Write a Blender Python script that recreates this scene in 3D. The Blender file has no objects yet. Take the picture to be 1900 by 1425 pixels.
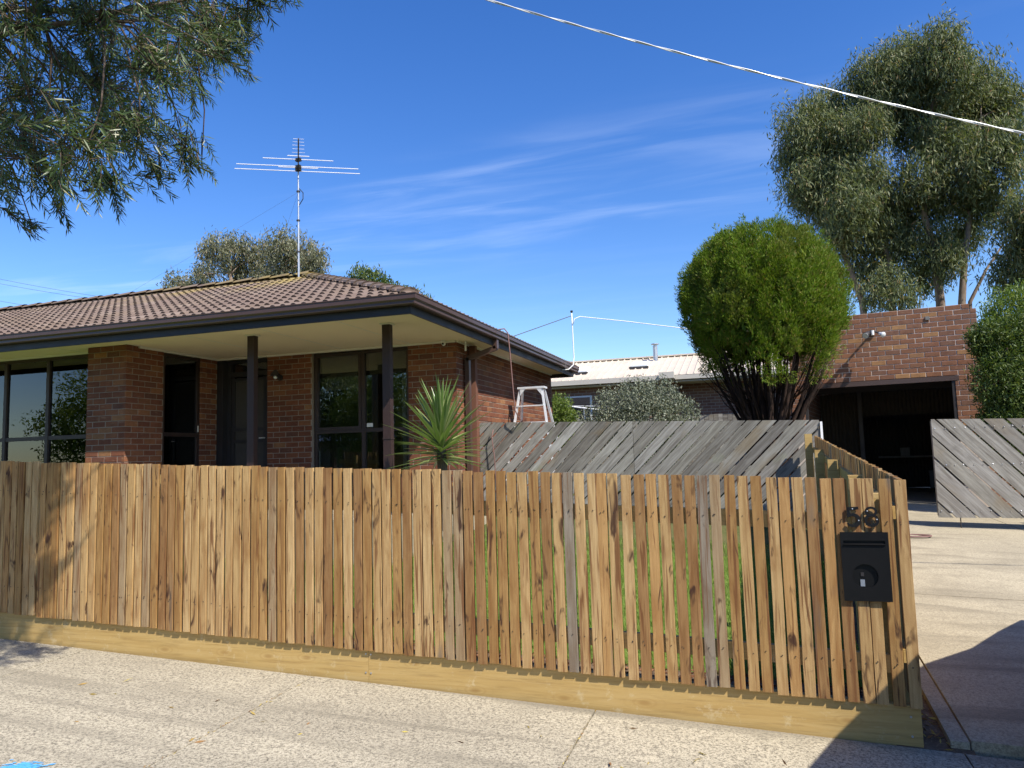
import bpy, math, random
import numpy as np
from mathutils import Matrix, Vector
R = math.radians
rnd = random.Random(7)
C = bpy.context.scene.collection
scn = bpy.context.scene

# ------------------------------------------------------------------ camera, sky, sun, exposure
CAMZ = 1.583
yaw, pit, rol = R(18.0), R(5.53), R(1.62)
fwd = Vector((-math.sin(yaw)*math.cos(pit), math.cos(yaw)*math.cos(pit), math.sin(pit)))
r0 = Vector((math.cos(yaw), math.sin(yaw), 0)); u0 = r0.cross(fwd)
rgt = r0*math.cos(rol)-u0*math.sin(rol); upv = r0*math.sin(rol)+u0*math.cos(rol)
cam = bpy.data.cameras.new('camera'); cam.sensor_width = 36; cam.lens = 36*1400/1900
cam.clip_start = .05; cam.clip_end = 2000
co = bpy.data.objects.new('camera', cam); C.objects.link(co)
co.matrix_world = Matrix(((rgt.x, upv.x, -fwd.x, 0), (rgt.y, upv.y, -fwd.y, 0), (rgt.z, upv.z, -fwd.z, CAMZ), (0, 0, 0, 1)))
scn.camera = co

SUN = Vector((.78, -.48, 1.0)).normalized()
sl = bpy.data.lights.new('sun', 'SUN'); sl.energy = 4.4; sl.angle = R(.53); sl.color = (1.0, .94, .84)
so = bpy.data.objects.new('sun', sl); C.objects.link(so)
so.rotation_euler = (-SUN).to_track_quat('-Z', 'Y').to_euler(); so.location = (4, -3, 12)

wd = bpy.data.worlds.new('World'); scn.world = wd; wd.use_nodes = True
nt = wd.node_tree; nt.nodes.clear()
def WN(t, **k):
    n = nt.nodes.new(t)
    for a, b in k.items(): setattr(n, a, b)
    return n
sky = WN('ShaderNodeTexSky', sky_type='NISHITA', sun_disc=False)
sky.sun_elevation = math.asin(SUN.z); sky.sun_rotation = math.atan2(SUN.x, SUN.y)
sky.air_density = 1.0; sky.dust_density = .3; sky.ozone_density = 2.5; sky.altitude = 100
hs = WN('ShaderNodeHueSaturation'); hs.inputs['Saturation'].default_value = 1.33; hs.inputs['Value'].default_value = 1.03; hs.inputs['Hue'].default_value = .514
nt.links.new(sky.outputs[0], hs.inputs['Color'])
tc = WN('ShaderNodeTexCoord'); sx = WN('ShaderNodeSeparateXYZ'); nt.links.new(tc.outputs['Generated'], sx.inputs[0])
def WM(op, a, b=None, clamp=False):
    n = WN('ShaderNodeMath', operation=op, use_clamp=clamp)
    for i, v in enumerate((a, b)):
        if v is None: continue
        if isinstance(v, (int, float)): n.inputs[i].default_value = v
        else: nt.links.new(v, n.inputs[i])
    return n.outputs[0]
zz = WM('MAXIMUM', sx.outputs[2], .05)
px_, py_ = WM('DIVIDE', sx.outputs[0], zz), WM('DIVIDE', sx.outputs[1], zz)
cb = WN('ShaderNodeCombineXYZ'); nt.links.new(px_, cb.inputs[0]); nt.links.new(py_, cb.inputs[1])
mp = WN('ShaderNodeMapping'); mp.inputs['Rotation'].default_value = (0, 0, R(12)); mp.inputs['Scale'].default_value = (.75, 3.0, 1)
mp.inputs['Location'].default_value = (.35, .2, 0)
nt.links.new(cb.outputs[0], mp.inputs[0])
nz = WN('ShaderNodeTexNoise'); nz.inputs['Scale'].default_value = 1.25; nz.inputs['Detail'].default_value = 10; nz.inputs['Roughness'].default_value = .56; nz.inputs['Distortion'].default_value = .55
nt.links.new(mp.outputs[0], nz.inputs['Vector'])
mp2 = WN('ShaderNodeMapping'); mp2.inputs['Scale'].default_value = (.55, .75, 1); mp2.inputs['Location'].default_value = (.62, -.12, 0)
nt.links.new(cb.outputs[0], mp2.inputs[0])
nz2 = WN('ShaderNodeTexNoise'); nz2.inputs['Scale'].default_value = 1.0; nz2.inputs['Detail'].default_value = 2
nt.links.new(mp2.outputs[0], nz2.inputs['Vector'])
def WR(v, a, b, c, d):
    n = WN('ShaderNodeMapRange', interpolation_type='SMOOTHSTEP'); nt.links.new(v, n.inputs[0])
    for i, q in enumerate((a, b, c, d)): n.inputs[i+1].default_value = q
    return n.outputs[0]
bandy = WM('ADD', WM('MULTIPLY', px_, .208), WM('MULTIPLY', py_, .978))
band = WM('MULTIPLY', WR(bandy, 1.85, 2.3, 0, 1), WR(bandy, 2.75, 3.35, 1, .12))
cl = WM('MULTIPLY', WR(nz.outputs[0], .40, .76, 0, 1), WM('MULTIPLY', band, WR(nz2.outputs[0], .30, .60, .25, 1)))
cl = WM('MULTIPLY', cl, .16)
mx = WN('ShaderNodeMix', data_type='RGBA'); nt.links.new(cl, mx.inputs[0]); nt.links.new(hs.outputs[0], mx.inputs[6])
mx.inputs[7].default_value = (7.2, 7.8, 8.6, 1)
bg = WN('ShaderNodeBackground'); bg.inputs[1].default_value = .122
nt.links.new(mx.outputs[2], bg.inputs[0])
wo = WN('ShaderNodeOutputWorld'); nt.links.new(bg.outputs[0], wo.inputs[0])

vs = scn.view_settings; vs.view_transform = 'Standard'; vs.look = 'None'; vs.exposure = .72; vs.gamma = 1.0; vs.use_curve_mapping = False
scn.render.engine = 'CYCLES'

# ------------------------------------------------------------------ material helpers
class N:
    def __init__(s, name):
        s.m = bpy.data.materials.new(name); s.m.use_nodes = True; s.t = s.m.node_tree; s.t.nodes.clear()
    def n(s, typ, ins=None, **k):
        x = s.t.nodes.new(typ)
        for a, b in k.items(): setattr(x, a, b)
        for a, b in (ins or {}).items(): s.set(x.inputs[a], b)
        return x
    def set(s, i, v):
        if hasattr(v, 'is_linked') or isinstance(v, bpy.types.NodeSocket): s.t.links.new(v, i)
        elif isinstance(v, (tuple, list)) and len(v) == 3 and i.type == 'RGBA': i.default_value = (*v, 1)
        else: i.default_value = v
    def mth(s, op, a, b=None, cl=False):
        x = s.n('ShaderNodeMath', operation=op, use_clamp=cl); s.set(x.inputs[0], a)
        if b is not None: s.set(x.inputs[1], b)
        return x.outputs[0]
    def ramp(s, f, stops, interp='LINEAR'):
        x = s.n('ShaderNodeValToRGB'); x.color_ramp.interpolation = interp; e = x.color_ramp.elements
        while len(e) < len(stops): e.new(.5)
        for q, (p, c) in zip(e, stops): q.position = p; q.color = (*c, 1) if len(c) == 3 else c
        s.set(x.inputs[0], f); return x.outputs[0]
    def mix(s, f, a, b, mode='MIX'):
        x = s.n('ShaderNodeMix', data_type='RGBA', blend_type=mode); s.set(x.inputs[0], f); s.set(x.inputs[6], a); s.set(x.inputs[7], b); return x.outputs[2]
    def rng(s, v, a, b, c=0., d=1.):
        x = s.n('ShaderNodeMapRange'); s.set(x.inputs[0], v)
        for i, q in enumerate((a, b, c, d)): x.inputs[i+1].default_value = q
        return x.outputs[0]
    def co(s, scale=(1, 1, 1), rand=0., kind='Object', rot=(0, 0, 0)):
        t = s.n('ShaderNodeTexCoord').outputs[kind]
        if rand:
            o = s.n('ShaderNodeObjectInfo').outputs['Random']
            v = s.n('ShaderNodeCombineXYZ', {0: s.mth('MULTIPLY', o, 37.*rand), 1: s.mth('MULTIPLY', o, 91.*rand), 2: s.mth('MULTIPLY', o, 53.*rand)}).outputs[0]
            t = s.n('ShaderNodeVectorMath', {0: t, 1: v}, operation='ADD').outputs[0]
        return s.n('ShaderNodeMapping', {'Vector': t, 'Scale': scale, 'Rotation': rot}).outputs[0]
    def noise(s, v, sc=5., det=4., rough=.55, dist=0.):
        return s.n('ShaderNodeTexNoise', {'Vector': v, 'Scale': sc, 'Detail': det, 'Roughness': rough, 'Distortion': dist}).outputs[0]
    def rand(s):
        return s.mth('FRACT', s.mth('ADD', s.n('ShaderNodeObjectInfo').outputs['Random'], s.n('ShaderNodeNewGeometry').outputs['Random Per Island']))
    def out(s, sh): s.t.links.new(sh, s.n('ShaderNodeOutputMaterial').inputs[0]); return s.m
    def pbr(s, col, rough=.7, bump=None, bs=.3, bd=.01, metal=0., spec=.5, coat=0.):
        p = s.n('ShaderNodeBsdfPrincipled', {'Base Color': col, 'Roughness': rough, 'Metallic': metal, 'Specular IOR Level': spec, 'Coat Weight': coat})
        if bump is not None: s.set(p.inputs['Normal'], s.n('ShaderNodeBump', {'Height': bump, 'Strength': bs, 'Distance': bd}).outputs[0])
        return p.outputs[0]
M = {}
def plain(name, col, rough=.6, metal=0., var=.12, sc=6., spec=.5, coat=0., bs=.15):
    k = N(name); f = k.noise(k.co(rand=.3), sc, 5)
    c = k.mix(1., (*[x*(1-var) for x in col],), (*[x*(1+var) for x in col],)); 
    c = k.mix(f, tuple(x*(1-var) for x in col), tuple(x*(1+var) for x in col))
    r = k.rng(f, .3, .7, rough*.85, min(1, rough*1.12))
    M[name] = k.out(k.pbr(c, r, k.noise(k.co(), sc*12, 3), bs, .002, metal, spec if name not in ('black_metal', 'numeral_black') else .22, coat)); return M[name]

# new sawn hardwood pickets
k = N('picket_wood'); rd = k.n('ShaderNodeObjectInfo').outputs['Random']
base = k.ramp(rd, [(0, (.53, .35, .15)), (.12, (.42, .25, .09)), (.25, (.60, .415, .195)), (.38, (.37, .215, .085)), (.50, (.55, .365, .16)), (.63, (.46, .28, .105)), (.75, (.41, .30, .17)), (.81, (.54, .325, .125)), (.90, (.35, .20, .08)), (.965, (.32, .275, .21))], 'CONSTANT')
g = k.noise(k.co((60, 40, 3.0), 1), 1., 5, .6, .5)
c = k.mix(k.rng(g, .38, .68, 0, .75), base, k.mix(1., base, (.60, .52, .44), 'MULTIPLY'))
mot = k.noise(k.co((12, 10, 2.4), 1.3), 1., 4, .6, .6)
c = k.mix(k.rng(mot, .44, .66, 0, .75), c, k.mix(1., base, (.58, .46, .36), 'MULTIPLY'))
g2 = k.noise(k.co((30, 10, 1.1), 1), 1., 3, .5, 1.6)
c = k.mix(k.rng(g2, .575, .65, 0, .85), c, (.165, .066, .022))
g3 = k.noise(k.co((16, 10, 3.6), 2.3), 1., 3, .6, .9)
c = k.mix(k.rng(g3, .605, .70, 0, .92), c, (.050, .019, .011))
g4 = k.noise(k.co((9, 9, 1.6), 3.1), 1., 2, .5)
c = k.mix(k.rng(g4, .66, .78, 0, .7), c, (.15, .135, .11))
wv = k.n('ShaderNodeTexWave', {'Vector': k.co((1, 1, 1), 1, rot=(0, R(28), 0)), 'Scale': 48., 'Distortion': 4., 'Detail': 3., 'Detail Scale': 2.5, 'Detail Roughness': .7}, bands_direction='Z').outputs[1]
c = k.mix(k.mth('MULTIPLY', wv, .30), c, k.mix(1., c, (.50, .40, .32), 'MULTIPLY'))
h = k.mth('ADD', k.mth('MULTIPLY', wv, .5), g)
M['picket'] = k.out(k.pbr(c, .78, h, .5, .003, spec=.3))
# treated pine (plinth, rails, posts)
k = N('treated_pine'); v = k.co((1.3, 18, 26), .6)
g = k.noise(v, 1., 5, .55, 1.0)
c = k.ramp(g, [(.3, (.46, .355, .165)), (.5, (.40, .295, .12)), (.62, (.33, .235, .09)), (.75, (.43, .34, .17))])
sq_ = k.n('ShaderNodeSeparateXYZ', {0: k.co((1, 1, 1), .6)}); kn = k.n('ShaderNodeTexVoronoi', {'Vector': k.n('ShaderNodeCombineXYZ', {0: k.mth('MULTIPLY', sq_.outputs[0], 2.1), 1: k.mth('MULTIPLY', sq_.outputs[2], 5.5)}).outputs[0], 'Scale': 1.0}, voronoi_dimensions='2D').outputs[0]
c = k.mix(k.rng(kn, .03, .10, .8, 0), c, (.17, .095, .035)); c = k.mix(k.mth('MULTIPLY', k.rng(k.mth('SINE', k.mth('MULTIPLY', kn, 55.)), .2, 1.), k.rng(kn, .12, .32, .45, 0)), c, (.26, .165, .065))
c = k.mix(k.rng(k.noise(k.co((5, 5, 30), .2), 1., 6, .7), .6, .72, 0, .5), c, (.58, .48, .27))
c = k.mix(k.rng(k.noise(k.co((2, 2, 3), .2), 1., 3), .55, .75, 0, .25), c, (.30, .26, .10))
c = k.mix(.42, c, (.57, .345, .105)); gp_ = k.noise(k.co((3, 3, 60), .3), 1., 5, .7); c = k.mix(k.rng(gp_, .52, .68, 0, .45), c, (.22, .13, .045)); c = k.mix(k.rng(k.noise(k.co((9, 9, 9), .3), 1., 5, .75), .58, .7, 0, .5), c, (.60, .50, .30))
M['pine'] = k.out(k.pbr(c, .75, g, .3, .003, spec=.3))
# weathered grey boards
k = N('weathered_board'); rd = k.n('ShaderNodeObjectInfo').outputs['Random']
base = k.ramp(rd, [(0, (.25, .235, .20)), (.25, (.35, .335, .30)), (.5, (.20, .185, .16)), (.75, (.30, .285, .24)), (1, (.42, .41, .375))])
g = k.noise(k.co((2.2, 55, 30), 1, ), 1., 6, .62, .7)
c = k.mix(k.rng(g, .36, .68), base, k.mix(1., base, (.45, .42, .40), 'MULTIPLY'))
c = k.mix(k.rng(k.noise(k.co((1.2, 9, 3), 2), 1., 3, .5, .6), .6, .75, 0, .6), c, (.21, .155, .085))
c = k.mix(k.rng(k.noise(k.co((3, 6, 3), 3), 1., 4), .62, .76, 0, .55), c, (.10, .095, .085))
c = k.mix(k.rng(k.noise(k.co((2, 3, 3), 4), 1., 4), .62, .76, 0, .35), c, (.22, .25, .13))
M['grey'] = k.out(k.pbr(c, .88, g, .6, .004, spec=.2))
# bricks
def brickmat(name, stops):
    k = N(name); rd = k.rand()
    c = k.ramp(rd, stops)
    v = k.co((1, 1, 1), .5)
    c = k.mix(k.rng(k.noise(v, 9, 5, .65), .35, .7, 0, .55), c, k.mix(1., c, (.55, .5, .5), 'MULTIPLY'))
    c = k.mix(k.rng(k.noise(v, 60, 3, .6), .62, .72, 0, .6), c, (.05, .03, .025))
    c = k.mix(k.rng(k.noise(k.co((1, 1, 6), .7), 7, 3), .6, .75, 0, .35), c, (.42, .27, .17))
    M[name] = k.out(k.pbr(c, .85, k.noise(v, 120, 4, .7), .4, .003, spec=.25))
brickmat('brick', [(0, (.145, .053, .031)), (.2, (.19, .069, .037)), (.38, (.225, .086, .043)), (.52, (.165, .064, .039)), (.68, (.265, .114, .052)), (.8, (.20, .075, .039)), (.94, (.13, .057, .039)), (1, (.31, .15, .066))])
brickmat('garage_brick', [(0, (.215, .108, .068)), (.2, (.255, .122, .07)), (.4, (.285, .132, .068)), (.55, (.20, .106, .07)), (.7, (.265, .12, .065)), (.85, (.225, .122, .08)), (.94, (.36, .19, .085)), (1, (.40, .22, .10))])
plain('mortar', (.29, .24, .19), .95, sc=14, var=.2, spec=.1)
plain('mortar_pale', (.62, .53, .45), .95, sc=14, var=.2, spec=.1)
# roof tile
k = N('roof_tile'); rd = k.rand()
c = k.ramp(rd, [(0, (.145, .104, .083)), (.4, (.185, .134, .106)), (.7, (.165, .122, .10)), (1, (.225, .17, .137))])
wc = k.co((1, 1, 1), kind='Object')
tcw = k.n('ShaderNodeNewGeometry').outputs['Position']
lich = k.noise(tcw, .9, 4, .6)
sep = k.n('ShaderNodeSeparateXYZ', {0: tcw})
up = k.mth('MULTIPLY', k.rng(sep.outputs[2], 4.35, 5.0), k.rng(sep.outputs[0], -13.5, -8.5))
c = k.mix(k.mth('MULTIPLY', k.rng(lich, .42, .62), k.mth('ADD', k.mth('MULTIPLY', up, .85), .06)), c, (.33, .25, .07))
c = k.mix(k.rng(k.noise(tcw, 30, 4, .7), .55, .72, 0, .5), c, (.15, .105, .09))
M['tile'] = k.out(k.pbr(c, .85, k.noise(tcw, 90, 3), .3, .003, spec=.25))
plain('gutter_brown', (.072, .040, .031), .42, var=.12, sc=3, coat=.15)
plain('fascia_dark', (.022, .020, .022), .5, var=.15, sc=4)
plain('soffit_cream', (.82, .69, .51), .75, var=.03, sc=2, bs=.05)
plain('white_trim', (.74, .71, .62), .6, var=.04)
plain('frame_brown', (.035, .020, .016), .45, var=.2)
plain('post_brown', (.034, .017, .014), .55, var=.2)
plain('red_timber', (.15, .062, .036), .7, var=.2)
plain('galv', (.52, .53, .54), .45, .85, .15)
plain('alu', (.78, .79, .80), .42, .3, .06)
plain('white_metal', (.78, .78, .76), .45, var=.05)
plain('black_metal', (.006, .006, .0065), .5, var=.2, bs=.05)
plain('numeral_black', (.008, .008, .0085), .55, var=.2, bs=.05)
plain('dark_steel', (.045, .04, .04), .5, .3, .2)
plain('interior_wall', (.30, .27, .22), .8, var=.05)
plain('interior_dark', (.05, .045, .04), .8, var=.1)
plain('blind_cream', (.50, .46, .36), .8, var=.03)
plain('curtain_white', (.6, .6, .58), .8, var=.05)
plain('paper_white', (.7, .7, .66), .7)
plain('slip_grey', (.22, .25, .29), .6)
plain('rubber_black', (.02, .02, .02), .8)
plain('hose_red', (.20, .105, .09), .6, var=.15)
plain('cable_white', (.72, .72, .70), .55, var=.06)
plain('wire_grey', (.10, .10, .11), .5)
plain('nail_dark', (.06, .045, .035), .5, .4)
plain('car_paint', (.20, .21, .23), .25, .3, .05, coat=.8)
plain('timber_pole', (.19, .15, .11), .9, var=.25)
plain('clutter', (.20, .19, .17), .7, var=.3, sc=20)
plain('chalk_blue', (.10, .42, .78), .95, var=.3, sc=60)
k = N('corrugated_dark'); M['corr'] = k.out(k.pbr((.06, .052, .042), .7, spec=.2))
k = N('cream_roof'); p = k.n('ShaderNodeNewGeometry').outputs['Position']
c = k.mix(k.rng(k.noise(p, .8, 5, .65), .45, .75, 0, .6), (.60, .52, .42), (.42, .35, .27)); M['cream_roof'] = k.out(k.pbr(c, .6, spec=.3))
plain('cream_gutter', (.50, .46, .39), .6, var=.08, sc=1.5)
# far brick
k = N('far_brick'); v = k.co((1, 1, 1), kind='Object')
sp = k.n('ShaderNodeSeparateXYZ', {0: v})
v2 = k.n('ShaderNodeCombineXYZ', {0: k.mth('ADD', sp.outputs[0], sp.outputs[1]), 1: sp.outputs[2]}).outputs[0]
bt = k.n('ShaderNodeTexBrick', {'Vector': v2, 'Color1': (.20, .10, .07, 1), 'Color2': (.27, .15, .10, 1), 'Mortar': (.33, .28, .23, 1), 'Scale': 1., 'Mortar Size': .008, 'Brick Width': .24, 'Row Height': .086})
M['far_brick'] = k.out(k.pbr(bt.outputs[0], .88, bt.outputs[1], .5, .006, spec=.2))
# glass pane
k = N('window_glass'); fr = k.n('ShaderNodeFresnel', {'IOR': 1.55}).outputs[0]
f2 = k.mth('MULTIPLY', fr, 1.8, True)
wob = k.n('ShaderNodeBump', {'Height': k.noise(k.co(), 1.4, 0), 'Strength': .02, 'Distance': .02}).outputs[0]
gl = k.n('ShaderNodeBsdfGlossy', {'Color': (.92, .95, 1, 1), 'Roughness': .004, 'Normal': wob}).outputs[0]
tr = k.n('ShaderNodeBsdfTransparent', {'Color': (.62, .64, .62, 1)}).outputs[0]
M['glass'] = k.out(k.n('ShaderNodeMixShader', {0: f2, 1: tr, 2: gl}).outputs[0])
# lamp globe
k = N('lamp_globe'); M['globe'] = k.out(k.n('ShaderNodeEmission', {'Color': (1, .9, .66, 1), 'Strength': 2.2}).outputs[0])
plain('clear_lens', (.75, .77, .78), .15, .2, .05)
# ground surfaces
def concrete(name, pale, mid, dark, agg, streak):
    k = N(name); p = k.n('ShaderNodeNewGeometry').outputs['Position']
    def mp(sc): return k.n('ShaderNodeMapping', {'Vector': p, 'Scale': sc}).outputs[0]
    a = k.noise(p, 140, 3, .75); b = k.noise(p, 60, 4, .8)
    big = k.noise(mp(streak), 1., 5, .6, .6)
    c = k.mix(k.rng(big, .36, .66), pale, mid)
    c = k.mix(k.rng(b, .45, .62, 0, agg), c, dark)
    c = k.mix(k.rng(a, .56, .66, 0, agg*.9), c, tuple(x*.5 for x in dark))
    c = k.mix(k.rng(a, .43, .33, 0, .55), c, tuple(min(.8, x*1.25) for x in pale))
    st = k.noise(mp((streak[0]*.7, streak[1]*2.6, 1)), 1., 4, .55, .8)
    c = k.mix(k.rng(st, .52, .70, 0, .75), c, tuple(x*.5 for x in mid)); md = k.noise(p, 3.5, 5, .7); c = k.mix(k.rng(md, .5, .72, 0, .45), c, tuple(x*.62 for x in mid))
    M[name] = k.out(k.pbr(c, .9, k.mth('ADD', a, b), .55, .004, spec=.2))
concrete('footpath_concrete', (.535, .475, .35), (.40, .355, .265), (.125, .110, .083), .9, (.3, 1.3, 1))
concrete('driveway_concrete', (.51, .44, .305), (.375, .322, .225), (.165, .142, .10), .6, (.6, .9, 1))
plain('cement_pale', (.53, .47, .38), .95, var=.2, sc=25)
k = N('dirt'); p = k.n('ShaderNodeNewGeometry').outputs['Position']
c = k.mix(k.rng(k.noise(p, 7, 6, .7), .35, .65), (.10, .068, .045), (.20, .145, .095)); c = k.mix(k.rng(k.noise(p, 70, 3), .55, .7), c, (.28, .2, .12))
M['dirt'] = k.out(k.pbr(c, .95, k.noise(p, 60, 4), .8, .01, spec=.1))
k = N('ground_grass'); p = k.n('ShaderNodeNewGeometry').outputs['Position']
c = k.mix(k.rng(k.noise(p, 1.2, 6, .7), .35, .65), (.055, .085, .022), (.13, .125, .05)); c = k.mix(k.rng(k.noise(p, 45, 3), .5, .7), c, (.18, .16, .07))
M['ground'] = k.out(k.pbr(c, .95, k.noise(p, 50, 4), .8, .02, spec=.1))
k = N('lawn_soil'); p = k.n('ShaderNodeNewGeometry').outputs['Position']
c = k.mix(k.rng(k.noise(p, 25, 5, .7), .35, .65), (.10, .17, .025), (.17, .23, .05)); M['lawn_soil'] = k.out(k.pbr(c, .95, k.noise(p, 60, 3), .8, .02, spec=.1))
k = N('asphalt'); p = k.n('ShaderNodeNewGeometry').outputs['Position']
c = k.mix(k.rng(k.noise(p, 60, 4), .4, .65), (.04, .04, .042), (.085, .083, .08)); M['asphalt'] = k.out(k.pbr(c, .9, k.noise(p, 90, 3), .6, .005))
# foliage
def leafmat(name, stops, rough=.5, trans=.3, spec=.4, patch=None):
    k = N(name); g = k.n('ShaderNodeNewGeometry'); rd = k.rand()
    c = k.ramp(rd, stops)
    if patch:
        col, lo, hi, amt = patch
        c = k.mix(k.rng(k.noise(g.outputs['Position'], 1.3, 3, .6), lo, hi, 0, amt), c, col)
    p = k.n('ShaderNodeBsdfPrincipled', {'Base Color': c, 'Roughness': rough, 'Specular IOR Level': spec}).outputs[0]
    t = k.n('ShaderNodeBsdfTranslucent', {'Color': k.mix(1., c, (1.25, 1.3, .5), 'MULTIPLY')}).outputs[0]
    M[name] = k.out(k.n('ShaderNodeMixShader', {0: trans, 1: p, 2: t}).outputs[0])
leafmat('cypress_leaf', [(0, (.072, .135, .010)), (.4, (.118, .19, .013)), (.75, (.162, .235, .02)), (.92, (.225, .24, .045)), (1, (.27, .19, .07))], .6, .28, .2, ((.15, .135, .045), .52, .68, .45))
leafmat('euc_leaf', [(0, (.085, .112, .05)), (.45, (.128, .160, .07)), (.8, (.19, .21, .10)), (.95, (.25, .24, .12)), (1, (.27, .17, .08))], .55, .3, .3)
leafmat('euc_far_leaf', [(0, (.13, .145, .085)), (.5, (.17, .175, .105)), (.85, (.22, .215, .13)), (1, (.26, .19, .12))], .5, .22, .4)
leafmat('callistemon_leaf', [(0, (.040, .070, .022)), (.5, (.062, .098, .032)), (.85, (.10, .14, .05)), (1, (.18, .17, .06))], .36, .22, .45)
leafmat('silver_leaf', [(0, (.13, .155, .105)), (.5, (.18, .205, .145)), (.85, (.25, .27, .2)), (1, (.16, .14, .07))], .5, .15, .4)
leafmat('lime_leaf', [(0, (.09, .15, .02)), (.5, (.13, .19, .03)), (1, (.19, .23, .05))], .5, .3, .35)
leafmat('bush_leaf', [(0, (.05, .09, .018)), (.6, (.09, .135, .03)), (1, (.17, .20, .06))], .5, .25, .4)
leafmat('grass_leaf', [(0, (.135, .215, .03)), (.5, (.18, .275, .045)), (1, (.29, .34, .10))], .6, .3, .3)
leafmat('litter_leaf', [(0, (.42, .30, .08)), (.4, (.50, .40, .10)), (.7, (.30, .17, .07)), (1, (.20, .10, .05))], .8, .1, .2)
leafmat('mulch_chip', [(0, (.10, .045, .025)), (.5, (.17, .075, .04)), (1, (.27, .14, .08))], .9, .02, .2)
k = N('yucca_leaf'); v = k.co((1, 1, 1)); sp = k.n('ShaderNodeSeparateXYZ', {0: v})
rd = k.n('ShaderNodeObjectInfo').outputs['Random']
c = k.ramp(rd, [(0, (.085, .155, .03)), (.6, (.125, .20, .05)), (1, (.18, .24, .075))])
e = k.mth('ABSOLUTE', sp.outputs[0]); c = k.mix(k.rng(e, .013, .022, 0, .75), c, (.36, .38, .17))
c = k.mix(k.rng(k.noise(k.co((90, 5, 1), 1), 1., 2), .45, .7, 0, .3), c, (.24, .29, .12))
p_ = k.n('ShaderNodeBsdfPrincipled', {'Base Color': c, 'Roughness': .32, 'Specular IOR Level': .5}).outputs[0]
t_ = k.n('ShaderNodeBsdfTranslucent', {'Color': (.2, .32, .05, 1)}).outputs[0]
M['yucca'] = k.out(k.n('ShaderNodeMixShader', {0: .2, 1: p_, 2: t_}).outputs[0])
def bark(name, a, b, sc=(8, 8, 1.5)):
    k = N(name); p = k.n('ShaderNodeMapping', {'Vector': k.n('ShaderNodeNewGeometry').outputs['Position'], 'Scale': sc}).outputs[0]
    f = k.noise(p, 1., 6, .65, .5); M[name] = k.out(k.pbr(k.mix(k.rng(f, .35, .65), a, b), .9, f, .8, .02, spec=.15))
bark('cypress_bark', (.014, .010, .008), (.05, .030, .022), (14, 14, 3))
bark('euc_bark', (.13, .09, .065), (.33, .27, .22), (4, 4, 1))
bark('twig_bark', (.07, .05, .038), (.16, .12, .09), (30, 30, 8))

# ------------------------------------------------------------------ mesh helpers
class MB:
    def __init__(s): s.v = []; s.f = []
    def add(s, vs, fs):
        o = len(s.v); s.v += [tuple(v) for v in vs]; s.f += [tuple(i+o for i in f) for f in fs]; return s
    def hexa(s, p): return s.add(p, [(0, 3, 2, 1), (4, 5, 6, 7), (0, 1, 5, 4), (1, 2, 6, 5), (2, 3, 7, 6), (3, 0, 4, 7)])
    def box(s, x0, x1, y0, y1, z0, z1):
        return s.hexa([(x0, y0, z0), (x1, y0, z0), (x1, y1, z0), (x0, y1, z0), (x0, y0, z1), (x1, y0, z1), (x1, y1, z1), (x0, y1, z1)])
    def tube(s, pts, r, n=8, caps=True):
        pts = [Vector(p) for p in pts]; rr = r if isinstance(r, (list, tuple)) else [r]*len(pts); rings = []
        prev = None
        for i, p in enumerate(pts):
            t = (pts[min(i+1, len(pts)-1)]-pts[max(i-1, 0)])
            if t.length < 1e-9: t = Vector((0, 0, 1))
            t.normalize()
            a = prev if prev is not None else (Vector((0, 0, 1)) if abs(t.z) < .9 else Vector((1, 0, 0)))
            a = (a-t*a.dot(t))
            if a.length < 1e-6: a = t.orthogonal()
            a.normalize(); prev = a; b = t.cross(a)
            rings.append([p+(a*math.cos(q*2*math.pi/n)+b*math.sin(q*2*math.pi/n))*rr[i] for q in range(n)])
        vs = [v for rg in rings for v in rg]; fs = []
        for i in range(len(pts)-1):
            for q in range(n): fs.append((i*n+q, i*n+(q+1) % n, (i+1)*n+(q+1) % n, (i+1)*n+q))
        if caps: fs += [tuple(range(n))[::-1], tuple((len(pts)-1)*n+q for q in range(n))]
        return s.add(vs, fs)
    def prism(s, poly, f0, f1):       # poly list of 2d points, f0/f1 map point->3d
        n = len(poly); vs = [f0(p) for p in poly]+[f1(p) for p in poly]
        return s.add(vs, [tuple(range(n))[::-1], tuple(range(n, 2*n))]+[(i, (i+1) % n, n+(i+1) % n, n+i) for i in range(n)])
    def ball(s, c, r, nu=12, nv=8, sc=(1, 1, 1)):
        vs = [(c[0], c[1], c[2]+r*sc[2])]; 
        for i in range(1, nv):
            t = math.pi*i/nv
            for j in range(nu): vs.append((c[0]+r*sc[0]*math.sin(t)*math.cos(2*math.pi*j/nu), c[1]+r*sc[1]*math.sin(t)*math.sin(2*math.pi*j/nu), c[2]+r*sc[2]*math.cos(t)))
        vs.append((c[0], c[1], c[2]-r*sc[2])); fs = [(0, 1+j, 1+(j+1) % nu) for j in range(nu)]
        for i in range(nv-2):
            for j in range(nu): fs.append((1+i*nu+j, 1+(i+1)*nu+j, 1+(i+1)*nu+(j+1) % nu, 1+i*nu+(j+1) % nu))
        e = len(vs)-1; fs += [(e, 1+(nv-2)*nu+(j+1) % nu, 1+(nv-2)*nu+j) for j in range(nu)]
        return s.add(vs, fs)
    def mesh(s, name, m, smooth=False):
        me = bpy.data.meshes.new(name); me.from_pydata(s.v, [], s.f); me.materials.append(M[m] if isinstance(m, str) else m)
        if smooth: me.polygons.foreach_set('use_smooth', [True]*len(me.polygons))
        me.update(); return me
    def build(s, name, m, parent=None, smooth=False, **k): return obj(name, s.mesh(name, m, smooth), parent, **k)
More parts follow.
